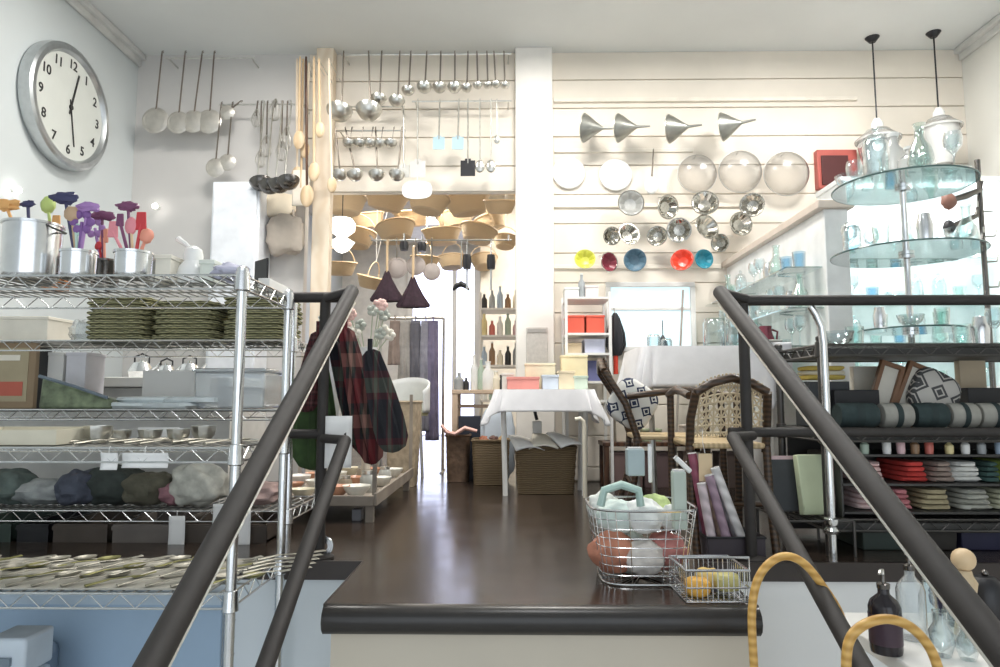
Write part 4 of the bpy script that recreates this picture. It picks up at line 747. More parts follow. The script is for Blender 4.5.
# clear fronted tub chair + wicker basket
p = on(402, 4.22, 0); t = thing('tub_chair', 'small pale see-through tub chair behind the display table', 'chair', p, -.3)
b = MB(); b.sheet(lambda u, v: (.17*math.cos(PI*(u*1.2-.1)), .15*math.sin(PI*(u*1.2-.1)), .40+.22*v*(.6+.4*math.sin(PI*u))), 24, 6); b.build('backrest', mat('pale_grey_mesh', (.66, .68, .68), .4), t, solid=.012)
b = MB(); b.lathe([(0, .38), (.16, .38), (.165, .40), (0, .41)], 24); b.build('seat', mat('olive_seat', (.42, .42, .26), .8), t)
for q in range(4): MB().rod((.14*math.cos(q*PI/2+.8), .14*math.sin(q*PI/2+.8), 0), (.12*math.cos(q*PI/2+.8), .12*math.sin(q*PI/2+.8), .38), .01, 8).build('leg', STEEL, t)
def wicker(px, Y, wpx, pytop, dep, lab, m=WICKER, z0=0, e=5, grp='wicker baskets on the floor', taper=.9):
    k = Y/FPX; W = wpx*k/2; zt = PZ(pytop, Y)-z0; t = thing('wicker_basket', lab, 'basket', on(px, Y+dep/2, z0), 0, grp); n = max(6, int(zt/.018))
    pf = [(0, .002), (taper, .002)]+[(taper+(1-taper)*q/n+(.012 if q % 2 else -.006), .004+(zt-.006)*q/n) for q in range(n+1)]+[(.93, zt), (taper-.06, .02), (0, .015)]
    b = MB(); b.lathe(pf, 44, sx=W, sy=dep/2, e=e); b.build('body', m, t); b = MB(); b.tube([(math.copysign(abs(math.cos(a))**(2/e), math.cos(a))*W*.98, math.copysign(abs(math.sin(a))**(2/e), math.sin(a))*dep/2*.98, zt) for a in [2*PI*q/44 for q in range(44)]], .009, 6, True); b.build('rim', m, t); return t, zt
wicker(404, 3.74, 34, 402, .26, 'upright wicker basket standing behind the display table', mat('beige_wicker', (.42, .34, .24), .7, 0, .25, 30, .5), z0=0, taper=.8)
wicker(459, 4.0, 24, 436, .28, 'narrow wicker basket left of three, with a pink cloth over its edge', mat('reddish_wicker', (.13, .08, .05), .7, 0, .3, 30, .5))
wicker(491, 3.86, 38, 441, .24, 'middle wicker basket of three in front of the wooden console')
tw, zw = wicker(545, 3.50, 62, 448, .16, 'largest wicker basket, under the white cloth table')
b = MB(); b.tube([P(x_, y_, 3.97) for x_, y_ in ((441, 425), (447, 432), (455, 434), (465, 428), (477, 431))], [.015, .025, .02, .022, .015], 10, flat=.6); tag(b.build('cloth', mat('salmon_cloth', (.80, .50, .44), .85)), 'salmon pink cloth draped over the narrow wicker basket', 'cloth')
for i, (dx_, rz, c) in enumerate([(-.10, .2, 'white'), (.0, -.15, 'cream'), (.11, .35, 'white')]):
    b = MB(); b.sheet(lambda u, v: ((u-.5)*.15, (v-.5)*.2, .02*math.sin(u*3+v)), 6, 6); tag(b.build('paper_sheet', PAPER if i != 1 else CREAM, solid=.006, loc=on(545, 3.58, zw+.012+.008*i)+Vector((dx_, 0, 0))), 'folded %s paper on top of the largest wicker basket, %s' % (c, nth(i, 3)), 'paper', 'papers on the wicker basket').rotation_euler = (.25, 0, rz)
for i, (px, c) in enumerate([(484, (.35, .12, .06)), (494, (.10, .04, .03)), (503, (.45, .3, .16))]):
    b = MB(); b.blob((0, 0, 0), (.03, .03, .028), i, .2); tag(b.build('gourd', mat('gourd_%d' % i, c, .5), loc=on(px, 3.96, PZ(441, 3.86)-.006)), 'small brown ball in the middle wicker basket, %s' % nth(i, 3), 'ball', 'balls in the middle basket')

# ------------------------------------------------------------------ console, far rack, white table
cx = PX(478, 4.25); cz = PZ(390, 4.25); t = thing('console', 'light wooden console with open shelf left of the column', 'console', (cx, 4.32, 0)); W = PX(503, 4.25)-PX(452, 4.25)
LW = mat('console_wood', (.58, .44, .32), .5, 0, .15, 8)
MB().box((0, 0, cz-.012), (W, .3, .024)).build('top', LW, t, bevel=.003); MB().box((0, 0, cz-.1), (W-.04, .27, .02)).build('shelf', mat('console_dark_wood', (.2, .14, .1), .5), t)
for s_ in (-1, 1):
    for q in (-1, 1): MB().box((s_*(W/2-.02), q*.13, cz/2-.012), (.035, .03, cz-.024)).build('leg', LW, t)
carton(470, 4.15, 0, 22, 62, .1, 'dark navy box standing under the console', mat('dark_navy', (.02, .025, .04), .5), lid=False)
b = MB(); b.blob((0, 0, .22), (.10, .06, .20), 8, .1, 24, 16, e=4); tag(b.build('shopping_bag', mat('pale_blue_bag', (.55, .62, .70), .7), loc=on(498, 4.12, 0)), 'pale blue cloth bag behind the middle wicker basket', 'bag')
def bottle(px, Y, z, r, h, c, lab, grp, name='bottle', m=None, neck=.4):
    t = thing(name, lab, name.replace('_', ' '), on(px, Y, z), 0, grp); m = m or mat('bottle_'+c[0], c[1], .3)
    MB().lathe([(0, 0), (r*.9, 0), (r, .01), (r, h*.6), (r*neck, h*.78), (r*neck, h*.95), (r*neck*.9, h*.95), (0, h*.95)], 18).build('body', m, t); MB().lathe([(0, h*.95), (r*neck*1.15, h*.95), (r*neck*1.15, h), (0, h)], 14).build('cap', WHITE, t)
CP = {'white': (.82, .82, .8), 'grey': (.35, .37, .38), 'green': (.42, .52, .42), 'blue': (.4, .5, .62), 'pink': (.75, .5, .52), 'brown': (.3, .18, .1), 'yellow': (.8, .68, .35), 'cream': (.82, .76, .62), 'red': (.6, .16, .13), 'black': (.03, .03, .03)}
for i, (px, c, r, h) in enumerate([(459, 'grey', .03, .11), (466, 'black', .02, .08), (474, 'white', .025, .22), (481, 'green', .022, .2), (488, 'white', .04, .18), (496, 'cream', .03, .12), (501, 'black', .02, .1)]):
    bottle(px, 4.28, cz, r, h, (c, CP[c]), '%s bottle on the wooden console, %s' % (c, nth(i, 7)), 'bottles on the console')
# far rack with tiers
frx = PX(500, 5.2); t = thing('display_rack', 'tall slim white display rack deep in the opening beside the column', 'rack', (frx, 5.2, 0)); FW = PX(520, 5.2)-PX(480, 5.2); tz = [PZ(v, 5.2) for v in (400, 365, 335, 308)]
for s_ in (-1, 1):
    for q in (0, .25): MB().rod((s_*FW/2, q, 0), (s_*FW/2, q, tz[-1]+.12), .012, 8).build('upright', WHITE, t)
for z in tz: MB().box((0, .125, z-.008), (FW, .27, .016)).build('tier', WHITE, t)
i = 0
for k, z in enumerate(tz):
    for j in range(5):
        c = list(CP)[(k*3+j*2) % 10]; bottle(484+8*j, 5.26, z, .024, .12+.03*((k+j) % 3), (c, CP[c]), '%s bottle on the %s tier of the far white rack, %s' % (c, ['lowest', 'second', 'third', 'top'][k], nth(j, 5)), 'bottles on the far rack')
# white cloth tables
def cloth_table(x0, x1, y0, y1, z, drop, corner, lab, labc, legm=WHITE, nf=9):
    t = thing('table', lab, 'table', ((x0+x1)/2, (y0+y1)/2, 0)); W, Dp = x1-x0, y1-y0
    MB().box((0, 0, z-.015), (W-.02, Dp-.02, .025)).build('tabletop', legm, t)
    for sx in (-1, 1):
        for sy in (-1, 1): MB().tube([(sx*(W/2-.05), sy*(Dp/2-.04), 0), (sx*(W/2-.04), sy*(Dp/2-.04), z*.8), (sx*(W/2-.055), sy*(Dp/2-.04), z-.025)], .013, 8).build('leg', legm, t)
    o = MB(); N = 96
    def fn(u, v):
        a = 2*PI*u; c, s_ = math.cos(a), math.sin(a); e = 2/14.; cc, ss = math.copysign(abs(c)**e, c), math.copysign(abs(s_)**e, s_)
        kx, ky = W/2+.006, Dp/2+.006
        if v < .4: f = v/.4; return (cc*kx*f, ss*ky*f, .001)
        f = (v-.4)/.6; cn = (abs(math.sin(2*a)))**6; d = drop+corner*cn; fl = .014*f*math.sin(a*nf*2+1)+.02*f+.05*cn*f
        return (cc*(kx+fl), ss*(ky+fl), .001-d*f)
    o.sheet(fn, N, 20); q = o.build('tablecloth', LINEN, solid=.003, loc=((x0+x1)/2, (y0+y1)/2, z+.0)); tag(q, labc, 'tablecloth', 'white tablecloths')
    return z+.004
T1 = cloth_table(PX(496, 3.6), PX(590, 3.6), 3.42, 3.72, PZ(390, 3.5), .11, .07, 'small table with white legs above the wicker baskets', 'white cloth with pointed corners on the small table before the column')
T2z = PZ(347, 3.05)
cloth_table(PX(640, 3.1), PX(776, 3.1), 3.02, 3.5, T2z, .18, .12, 'taller table under a long white cloth at right', 'long white cloth hanging over the taller table behind the chairs', STEEL)
for i, (px, w_, h_, c, n, Y) in enumerate([(523, 32, 12, (.70, .28, .24), 'dull red', 3.50), (523, 34, 5, (.82, .72, .5), 'buff', 3.52), (550, 16, 14, (.58, .64, .72), 'pale blue', 3.50), (566, 16, 18, (.80, .68, .48), 'tan', 3.50), (580, 14, 13, (.60, .70, .58), 'pale green', 3.50), (508, 12, 16, (.72, .72, .66), 'grey white', 3.6), (540, 30, 26, (.84, .76, .55), 'yellowish', 3.62), (574, 26, 34, (.86, .74, .48), 'light yellow', 3.62)]):
    if i == 1: continue
    carton(px, Y, T1, w_, h_, .1, '%s box on the small white table' % n, mat('table_box_%d' % i, c, .6))
t = thing('wall_notice', 'grey printed notice board on the front of the bright column', 'notice', P(537, 347, 3.972)); MB().box((0, 0, 0), (.125, .012, .23)).build('panel', mat('light_grey_notice', (.60, .57, .53), .6, 0, .08, 60), t, bevel=.002); MB().box((0, -.008, .095), (.11, .004, .02)).build('header_strip', mat('notice_dark', (.4, .38, .36), .6), t)
# cane with white crook in front of table
b = MB(); b.tube([(0, 0, 0), (0, 0, .34), (-.004, 0, .37), (-.02, 0, .385), (-.045, 0, .38)], .011, 10); tag(b.build('walking_cane', mat('cream_lacquer', (.84, .78, .64), .4), loc=on(584, 3.40, 0)), 'cream crook-handled stick standing by the front table corner', 'cane')
t = thing('hand_lamp', 'dark cable with pale grey box hanging under the small table', 'lamp', P(537, 420, 3.7)); MB().tube([(-.02, 0, .1), (-.01, 0, .04), (0, 0, .0)], .009, 8).build('cable', BLACK, t); MB().box((0, 0, -.045), (.05, .03, .08)).build('box', mat('pale_grey_plastic', (.66, .66, .64), .5), t, bevel=.005)
# red box rack by right wall
rkx = PX(586, 3.9); t = thing('display_rack', 'white open rack holding red boxes right of the column', 'rack', (rkx, 3.75, 0)); RW = PX(608, 3.7)-PX(563, 3.7); rz = [PZ(v, 3.75) for v in (400, 381, 353, 333, 297)]
for s_ in (-1, 1):
    for q in (0, .24): MB().box((s_*RW/2, q, (rz[-1]+.03)/2), (.016, .016, rz[-1]+.03)).build('upright', WHITE, t)
for z in rz: MB().box((0, .12, z-.006), (RW, .25, .012)).build('tier', WHITE, t)
RB = [(577, 4, 18, .62, 'left', 'red'), (595, 4, 18, .62, 'right', 'red')]
carton(575, 3.78, rz[3], 18, 18, .14, 'bright red box on the white rack, left one', mat('bright_red_card', (.78, .12, .07), .5)); carton(595, 3.78, rz[3], 18, 18, .14, 'bright red box on the white rack, right one', MC['bright_red_card'])
carton(573, 3.78, rz[2], 15, 10, .14, 'tan box below the red boxes', mat('tan_card', (.7, .56, .38), .6)); carton(594, 3.78, rz[2], 20, 14, .14, 'lilac white box below the red boxes', mat('lilac_card', (.6, .62, .76), .6))
carton(574, 3.78, rz[1], 18, 14, .14, 'yellow cream box on the second tier of the white rack', mat('yellow_card', (.86, .72, .4), .6)); carton(596, 3.78, rz[1], 18, 20, .14, 'dark blue and white box beside the yellow one', mat('navy_card', (.12, .13, .28), .6))
carton(572, 3.78, rz[4], 14, 10, .12, 'white box on top of the rack, left one', WHITE); carton(592, 3.78, rz[4], 13, 12, .12, 'pinkish white box on top of the rack, right one', mat('blush_card', (.8, .72, .7), .6))
bottle(583, 3.8, rz[4], .02, .14, ('grey', CP['grey']), 'grey bottle on top of the rack between two boxes', None)
p = P(615, 318, 3.98); t = thing('feather_brush', 'black feather brush with red handle hanging beside the rack', 'brush', p); b = MB(); b.lathe([(.01, .03), (.025, 0), (.05, -.09), (.055, -.16), (.03, -.22), (0, -.23)], 28, fold=.15, nf=7, sy=.6); b.build('feathers', BLACK, t); MB().rod((0, 0, -.22), (.0, 0, -.33), .014, 10).build('handle', MC['red_enamel'], t); MB().tube([(0, 0, .03), (0, .02, .06), (0, .065, .07)], .004, 6).build('hook', STEEL, t)
p = P(663, 318, 4.0); t = thing('broom', 'thin black fly whisk standing before the window', 'whisk', P(663, 344, 3.98)); b = MB(); b.lathe([(.03, -.02), (.022, .02), (.006, .05), (0, .06)], 18, fold=.1, nf=6); b.build('bristles', BLACK, t); MB().rod((0, 0, .05), (0, 0, .14), .003, 6).build('handle', BLACK, t)
t = thing('pole', 'long thin grey pole leaning at the right side of the window', 'pole', on(672, 3.95, 0)); b = MB(); e_ = P(683, 290, 4.02)-t.location; b.rod((0, 0, 0), tuple(e_), .007, 8); b.build('shaft', mat('pole_grey', (.4, .36, .32), .5), t); MB().lathe([(.012, -.0), (.012, .02), (0, .022)], 10).build('tip', BLACK, t)

# goods on the tall table (glass things)
for i, (px, r, h, Y) in enumerate([(655, .03, .06, 3.15), (668, .026, .05, 3.25), (716, .05, .14, 3.2), (738, .045, .16, 3.16), (757, .04, .12, 3.2)]):
    t = thing('glass_jar', 'clear glass jar on the long white cloth, %s' % nth(i, 5), 'jar', on(px, Y, T2z+.004), 0, 'glass jars on the white cloth'); MB().lathe([(0, .002), (r, .002), (r, h*.85), (r*.8, h*.95), (r*.75, h*.95), (r*.94, h*.83), (r*.94, .008), (0, .008)], 24, cap=False).build('body', GLASS, t); MB().lathe([(0, h), (r*.82, h), (r*.82, h*.95), (0, h*.95)], 20).build('lid', GLASSG, t)
# low dark bench along the boarded wall with mauve boxes under
bz = PZ(441, 3.85); t = thing('bench', 'long low dark wooden bench along the boarded wall behind the chairs', 'bench', (PX(600, 3.85), 3.86, 0)); BL = PX(800, 3.85)-PX(600, 3.85)
MB().box((BL/2, 0, bz-.012), (BL, .2, .024)).build('top', DWOOD, t, bevel=.003)
for q in (0.02, BL/2, BL-.02):
    for y in (-.08, .08): MB().box((q, y, (bz-.024)/2), (.03, .03, bz-.024)).build('leg', DWOOD, t)
for i, (px, c, n) in enumerate([(625, (.20, .13, .12), 'brown mauve'), (655, (.15, .10, .10), 'plum brown'), (693, (.22, .16, .13), 'taupe'), (728, (.12, .09, .08), 'dark brown'), (775, (.17, .12, .11), 'chestnut')]):
    carton(px, 3.78, 0, 28, 34, .12, '%s box under the long dark bench' % n, mat('under_box_%d' % i, c, .7), lid=True)
for i, (px, w_, h_, c, n) in enumerate([(622, 16, 22, (.66, .60, .5), 'buff'), (650, 18, 12, (.35, .38, .25), 'olive'), (690, 20, 16, (.62, .55, .48), 'beige')]):
    carton(px, 3.8, bz, w_, h_, .1, '%s box standing on the long dark bench' % n, mat('bench_box_%d' % i, c, .7), lid=True)
# ------------------------------------------------------------------ cane chairs
BAM = wavemat('dark_bamboo', (.03, .018, .010), (.085, .045, .022), 20, 'Z', .35, 2, .2); BAML = wavemat('pale_bamboo', (.45, .33, .18), (.62, .48, .28), 20, 'X', .4, 2, .2)
def cane_chair(lab, loc, rz, lean, pad, m=BAM, sw=.36, sh=.34, bh=.34):
    t = thing('cane_chair', lab, 'chair', loc, rz, 'cane armchairs by the white table'); s2 = sw/2
    for sx in (-1, 1):
        MB().tube([(sx*s2, -.18, 0), (sx*s2, -.17, sh*.6), (sx*s2, -.165, sh+.17)], .013, 10).build('leg', m, t)
        MB().tube([(sx*s2, .22, 0), (sx*s2, .17, sh*.5), (sx*s2, .16, sh)], .013, 10).build('leg', m, t)
        MB().tube([(sx*s2, .15, sh-.02), (sx*s2, .15+lean*.4, sh+bh*.5), (sx*s2*.92, .16+lean, sh+bh)], .014, 10).build('back_post', m, t)
        MB().tube([(sx*s2, -.20, sh+.165), (sx*s2*1.05, -.02, sh+.185), (sx*s2, .14+lean*.45, sh+.16)], .013, 10).build('armrest', m, t)
    b = MB(); b.box((0, 0, sh), (sw-.01, .34, .018)); b.build('seat', BAML, t, bevel=.006)
    b = MB(); b.rod((-s2, -.17, sh-.005), (s2, -.17, sh-.005), .014, 10); b.build('front_rail', BAML, t); b = MB(); b.rod((-s2, .17, sh*.45), (s2, .17, sh*.45), .009, 8); b.build('stretcher', m, t)
    b = MB(); b.tube([(-s2*.92, .16+lean, sh+bh), (-s2*.5, .165+lean, sh+bh+.03), (0, .168+lean, sh+bh+.045), (s2*.5, .165+lean, sh+bh+.03), (s2*.92, .16+lean, sh+bh)], .014, 10); b.build('top_rail', m, t)
    def bk(u, v): x = (u-.5)*sw*.9; return (x, .155+lean*(.08+.9*v), sh+.03+v*(bh-.01)+.04*v*(1-(2*u-1)**2))
    b = MB()
    for k in range(9):
        u = (k+.5)/9; b.tube([bk(u, q/6) for q in range(7)], .003, 5)
    for k in range(8):
        v = (k+.5)/8; b.tube([bk(q/8, v) for q in range(9)], .003, 5)
    for k in range(-5, 9):
        pts = [bk(k/9+q/9*5/6, q/6) for q in range(7) if 0 <= k/9+q/9*5/6 <= 1]
        if len(pts) > 1: b.tube(pts, .0025, 5)
        pts = [bk(1-(k/9+q/9*5/6), q/6) for q in range(7) if 0 <= k/9+q/9*5/6 <= 1]
        if len(pts) > 1: b.tube(pts, .0025, 5)
    b.build('woven_back', pad, t); return t
cane_chair('dark cane chair seen from the side with patterned cushion', (PX(672, 2.80), 2.81, 0), 1.50, .12, BAM, bh=.26, sh=.33, sw=.28)
cane_chair('dark cane chair with pale woven back standing behind the right guard post', (PX(714, 2.38), 2.375, 0), PI-.05, .06, mat('pale_cane_weave', (.66, .54, .36), .5), bh=.17, sh=.33, sw=.24)
p = Vector((PX(630, 2.6), 2.58, .415)); t = thing('cushion', 'navy cushion with white diamond pattern leaning in the cane chair', 'cushion', p, .0, None, 0, -.75)
b = MB(); b.blob((0, 0, 0), (.092, .092, .035), 0, 0, 32, 20, e=3.5); b.build('cover', diamondmat('navy_diamond', (.02, .03, .07), (.70, .69, .65), 17), t)
t.location = (PX(632, 2.76), 2.76, .345+.115); t.rotation_euler = (PI/2-.12, .6, 0)
# ------------------------------------------------------------------ wire baskets on the landing
def wire_basket(loc, w0, d0, w1, d1, h, lab, e=4, m=CHROME, rings=8, ribs=26):
    t = thing('wire_basket', lab, 'basket', loc); b = MB()
    def pt(a, f): c, s_ = math.cos(a), math.sin(a); return ((w0+(w1-w0)*f)/2*math.copysign(abs(c)**(2/e), c), (d0+(d1-d0)*f)/2*math.copysign(abs(s_)**(2/e), s_), .004+h*f)
    for q in range(1, rings): b.tube([pt(2*PI*k/40, q/rings) for k in range(40)], .0013, 4, True)
    for k in range(ribs): a = 2*PI*k/ribs; b.tube([(0, 0, .004), pt(a, 0), pt(a, 1)], .0013, 4)
    b.build('mesh', m, t); b = MB(); b.tube([pt(2*PI*k/40, 1) for k in range(40)], .0035, 6, True); b.build('rim', m, t)
    b = MB(); b.tube([pt(2*PI*k/40, 0) for k in range(40)], .003, 6, True); b.build('base_ring', m, t); return t
bY = 1.90; bx = PX(640, bY, 560)
wire_basket((bx, bY, 0), .22, .20, .28, .26, .19, 'large wire basket full of cloth bundles on the landing corner')
BN = [(-.075, -.02, .07, .065, (.52, .22, .14), 'salmon', 'low left'), (.0, -.04, .06, .055, (.66, .62, .58), 'grey white', 'low front centre'), (.07, .0, .07, .055, (.50, .20, .18), 'rust red', 'low right'), (-.04, .05, .08, .06, (.60, .68, .64), 'pale mint', 'low back'), (-.06, .0, .16, .055, (.64, .74, .70), 'mint', 'upper left'), (.01, -.02, .165, .055, (.80, .82, .80), 'white', 'upper middle'), (.05, .05, .17, .05, (.55, .68, .30), 'lime', 'upper right rear'), (-.09, .05, .18, .045, (.74, .76, .72), 'off-white', 'upper far left'), (.085, -.02, .16, .04, (.70, .72, .70), 'silver grey', 'upper right front')]
for i, (x, y, z, r, c, n, ps) in enumerate(BN):
    b = MB(); b.blob((0, 0, 0), (r, r*.8, r*.85), i+11, .11, 30, 20, 2.2); tag(b.build('cloth_bundle', mat('bundle_'+n.replace(' ', '_'), c, .8, 0, .15, 30, .3), loc=(bx+x, bY+y, z)), 'crumpled %s cloth in the large wire basket, %s' % (n, ps), 'cloth', 'cloths in the large wire basket')
b = MB(); b.tube([(-.055, 0, 0), (-.045, 0, .04), (0, 0, .055), (.045, 0, .04), (.05, 0, 0)], .011, 10); tag(b.build('handle_loop', mat('mint_rubber', (.40, .55, .50), .5), loc=(bx-.06, bY-.08, .20)), 'pale teal curved loop handle over the front of the large wire basket', 'handle')
def item(px, py, Y, w_, h_, c, lab, n, rz=0, dep=.02, ry=0): 
    k = Y/FPX; p = P(px, py, Y); t = thing(n, lab, n.replace('_', ' '), p, rz, None, 0, ry); MB().box((0, 0, 0), (w_*k, dep, h_*k)).build('body', mat('item_'+n+'_%d' % px, c, .5), t, bevel=.004); MB().box((0, 0, h_*k/2), (w_*k*.8, dep*.8, .008)).build('cap', mat('item_cap', (.6, .6, .6), .4), t); return t
item(635, 462, 1.98, 17, 26, (.36, .44, .46), 'blue grey box standing up out of the large wire basket', 'upright_box', dep=.04)
item(650, 464, 1.96, 4, 36, (.80, .80, .80), 'thin white stick standing in the large wire basket', 'stick', dep=.008)
item(679, 500, 1.80, 13, 56, (.45, .52, .46), 'tall grey green wrapped roll at the right of the wire basket', 'wrapped_roll', dep=.03)
item(683, 458, 2.02, 5, 20, (.82, .82, .82), 'white tube leaning out of the basket', 'tube', dep=.012, ry=-.8).location.z -= .02
t = thing('price_tag', 'buff paper label hanging at the cane chair above the wire basket', 'tag', P(705, 453, 2.17)); k = 2.17/FPX
MB().box((0, 0, -14*k), (13*k, .002, 27*k)).build('card', mat('buff_card', (.72, .56, .36), .7), t); MB().tube([(0, 0, 0), (-.006, 0, .03), (.002, .03, .07)], .001, 5).build('string', PAPER, t)
# low wire tray with orange packs
tx = PX(700, 1.84, 575); tY = 1.75
t = thing('wire_tray', 'low rectangular wire tray at the right front corner of the landing', 'tray', (LX1-.085, 1.735, 0), .03); TW, TD = .075, .075
b = MB()
for z in (.003, .035, .075): b.tube([(-TW, -TD, z), (TW, -TD, z), (TW, TD, z), (-TW, TD, z)], .0022 if z != .075 else .0035, 6, True)
for q in range(-6, 7): b.tube([(q*TW/6, -TD, .075), (q*TW/6, -TD, .003), (q*TW/6, TD, .003), (q*TW/6, TD, .075)], .0013, 4)
for q in range(-5, 6): b.tube([(-TW, q*TD/5, .075), (-TW, q*TD/5, .003), (TW, q*TD/5, .003), (TW, q*TD/5, .075)], .0013, 4)
b.build('mesh', CHROME, t)
b = MB(); b.tube([(-TW-.02, -TD, .105), (TW, -TD, .105)], .003, 6); b.tube([(-TW, -TD, .075), (-TW, -TD, .105)], .002, 6); b.tube([(TW, -TD, .075), (TW, -TD, .105)], .002, 6); b.build('front_handle', CHROME, t)
for i, (x, y, c, n) in enumerate([(-.035, -.03, (.82, .45, .08), 'orange'), (.0, .0, (.80, .58, .2), 'yellow orange'), (.035, .03, (.62, .58, .6), 'greyish'), (.035, -.035, (.55, .5, .2), 'olive yellow')]):
    b = MB(); b.blob((0, 0, .02), (.03, .028, .022), i, .06, 18, 12, e=3); tag(b.build('packet', mat('packet_%d' % i, c, .35), loc=(LX1-.085+x, 1.735+y, .006+.014*(i % 2))), '%s packet lying in the low wire tray' % n, 'packet', 'packets in the wire tray')
# gift paper rolls in a box on the floor
gx = PX(722, 2.2, 540); t = thing('roll_bin', 'dark bin holding leaning wrapping rolls beside the right guard post', 'bin', (gx+.02, 2.20, 0)); b = MB(); b.box((0, 0, .004), (.17, .15, .008))
for s_ in (-1, 1): b.box((s_*.085, 0, .03), (.006, .15, .06)); b.box((0, s_*.075, .03), (.17, .006, .06))
b.build('body', mat('dark_bin', (.05, .04, .05), .6), t); MB().tube([(-.088, -.078, .06), (.088, -.078, .06), (.088, .078, .06), (-.088, .078, .06)], .004, 6, True).build('rim', BLACK, t)
GRC = [(.72, .62, .66), (.42, .30, .38), (.82, .80, .80), (.35, .10, .16), (.66, .50, .40), (.55, .55, .6), (.25, .2, .28), (.78, .6, .62), (.5, .36, .46)]
for i, c in enumerate(GRC):
    xb = -.06+.05*(i % 3); yb = -.05+.045*(i//3); h = .21+.03*((i*5) % 4); t = thing('gift_roll', '%s wrapping paper roll in the dark bin, %s row, %s' % (['mauve', 'plum', 'silver', 'crimson', 'tan', 'grey', 'dark violet', 'pink', 'dusky mauve'][i], ['front', 'middle', 'back'][i//3], ['left', 'centre', 'right'][i % 3]), 'paper roll', (gx+.02+xb, 2.20+yb, .011), 0, 'wrapping paper rolls', 0, -.16-.09*(i % 3))
    MB().rod((0, 0, .004), (0, 0, h), .014, 14).build('roll', wavemat('gift_%d' % i, c, tuple(x*.7 for x in c), 14, 'DIAGONAL', .5, 2, 0), t); MB().lathe([(.014, h), (.0145, h+.002), (.009, h+.002), (.009, h-.03)], 14, cap=False).build('end_core', PAPER, t)

# ------------------------------------------------------------------ right wire shelf goods
S1, S2, S3 = [z+.0045 for z in CZ]
DG, LG = mat('dark_teal_felt', (.035, .055, .055), .9, 0, .2, 30, .2), mat('warm_grey_felt', (.36, .35, .31), .9, 0, .1, 30, .2)
for i, (a, b_, m, n) in enumerate([(836, 874, DG, 'dark teal'), (879, 908, LG, 'warm grey'), (912, 943, DG, 'dark teal'), (946, 973, LG, 'warm grey'), (976, 1006, LG, 'warm grey'), (1009, 1036, DG, 'dark teal')]):
    Y = 2.24; x0, x1 = PX(a, Y), PX(b_, Y); r = .040; t = thing('felt_roll', '%s felt roll at the front of the middle right shelf, %s' % (n, nth(i, 6)), 'roll', ((x0+x1)/2, Y, S2+r*.0), 0, 'felt rolls on the right shelf'); h = (x1-x0)/2
    M = Matrix.Translation((-h, 0, r)) @ Matrix.Rotation(PI/2, 4, 'Y'); b = MB(); b.lathe([(0, 0), (r*.9, 0), (r, .006), (r, 2*h-.006), (r*.9, 2*h), (0, 2*h)], 28, M); b.build('felt', m, t); b = MB(); b.lathe([(r+.0015, h*.8), (r+.0015, h*1.2)], 28, M, cap=False); b.build('band', mat('roll_band', tuple(x*.8 for x in ((.035, .055, .055) if m is DG else (.36, .35, .31))), .8), t)
for i, (px, w_, h_, c, n) in enumerate([(850, 44, 36, None, 'black'), (985, 52, 38, None, 'black')]):
    carton(px, 2.34, S2, w_, h_, .1, 'black box behind the felt rolls, %s' % ['left one', 'right one'][i], BLACK, lid=False)
carton(868, 2.47, S2, 30, 58, .03, 'cream card panel behind the left black box', CREAM, lid=False); carton(972, 2.46, S2, 26, 66, .03, 'buff card panel behind the right black box', mat('buff_panel', (.66, .54, .38), .7), lid=False)
for i, (px, rz) in enumerate([(874, .42), (898, .5)]):
    t = thing('photo_holder', 'brown wooden frame leaning on the middle right shelf, %s' % ('left one' if i == 0 else 'right one'), 'frame', on(px, 2.36, S2+.012), 0, 'brown wooden frames', 0, rz*.8); b = MB()
    for a in ((-.03, .03, .2, .215), (-.03, .03, 0, .015)): b.bb(a[0], a[1], -.01, .01, a[2], a[3])
    b.bb(-.042, -.027, -.01, .01, 0, .215); b.bb(.027, .042, -.01, .01, 0, .215); b.build('border', mat('red_brown_wood', (.24, .12, .06), .4, 0, .2, 10), t, bevel=.002); MB().bb(-.027, .027, .002, .006, .015, .2).build('back_panel', CREAM, t)
t = thing('cushion', 'silver and black diamond patterned cushion on the middle right shelf', 'cushion', on(934, 2.35, S2+.11), 0, None, PI/2-.2, .5)
b = MB(); b.blob((0, 0, 0), (.082, .082, .03), 0, 0, 32, 20, e=3.5); b.build('cover', diamondmat('silver_diamond', (.10, .10, .10), (.66, .63, .58), 14), t)
# yellow striped pile
for i in range(3): tag(MB().blob((0, 0, .008), (.07, .05, .0085), i, .05, 24, 8, e=5).build('folded_napkin', mat('mustard_cloth' if i % 2 == 0 else 'cream_napkin', (.66, .50, .12) if i % 2 == 0 else (.75, .70, .55), .9), loc=on(822, 2.42, S2+.16+.016*i)), '%s folded napkin on the small pile behind the chrome upright, %s' % ('mustard' if i % 2 == 0 else 'cream', ['bottom', 'middle', 'top'][i]), 'napkin', 'napkins behind the chrome upright')
carton(822, 2.37, S2, 40, 44, .12, 'dark grey box under the pile of napkins', mat('charcoal_box', (.05, .055, .06), .6), lid=False)
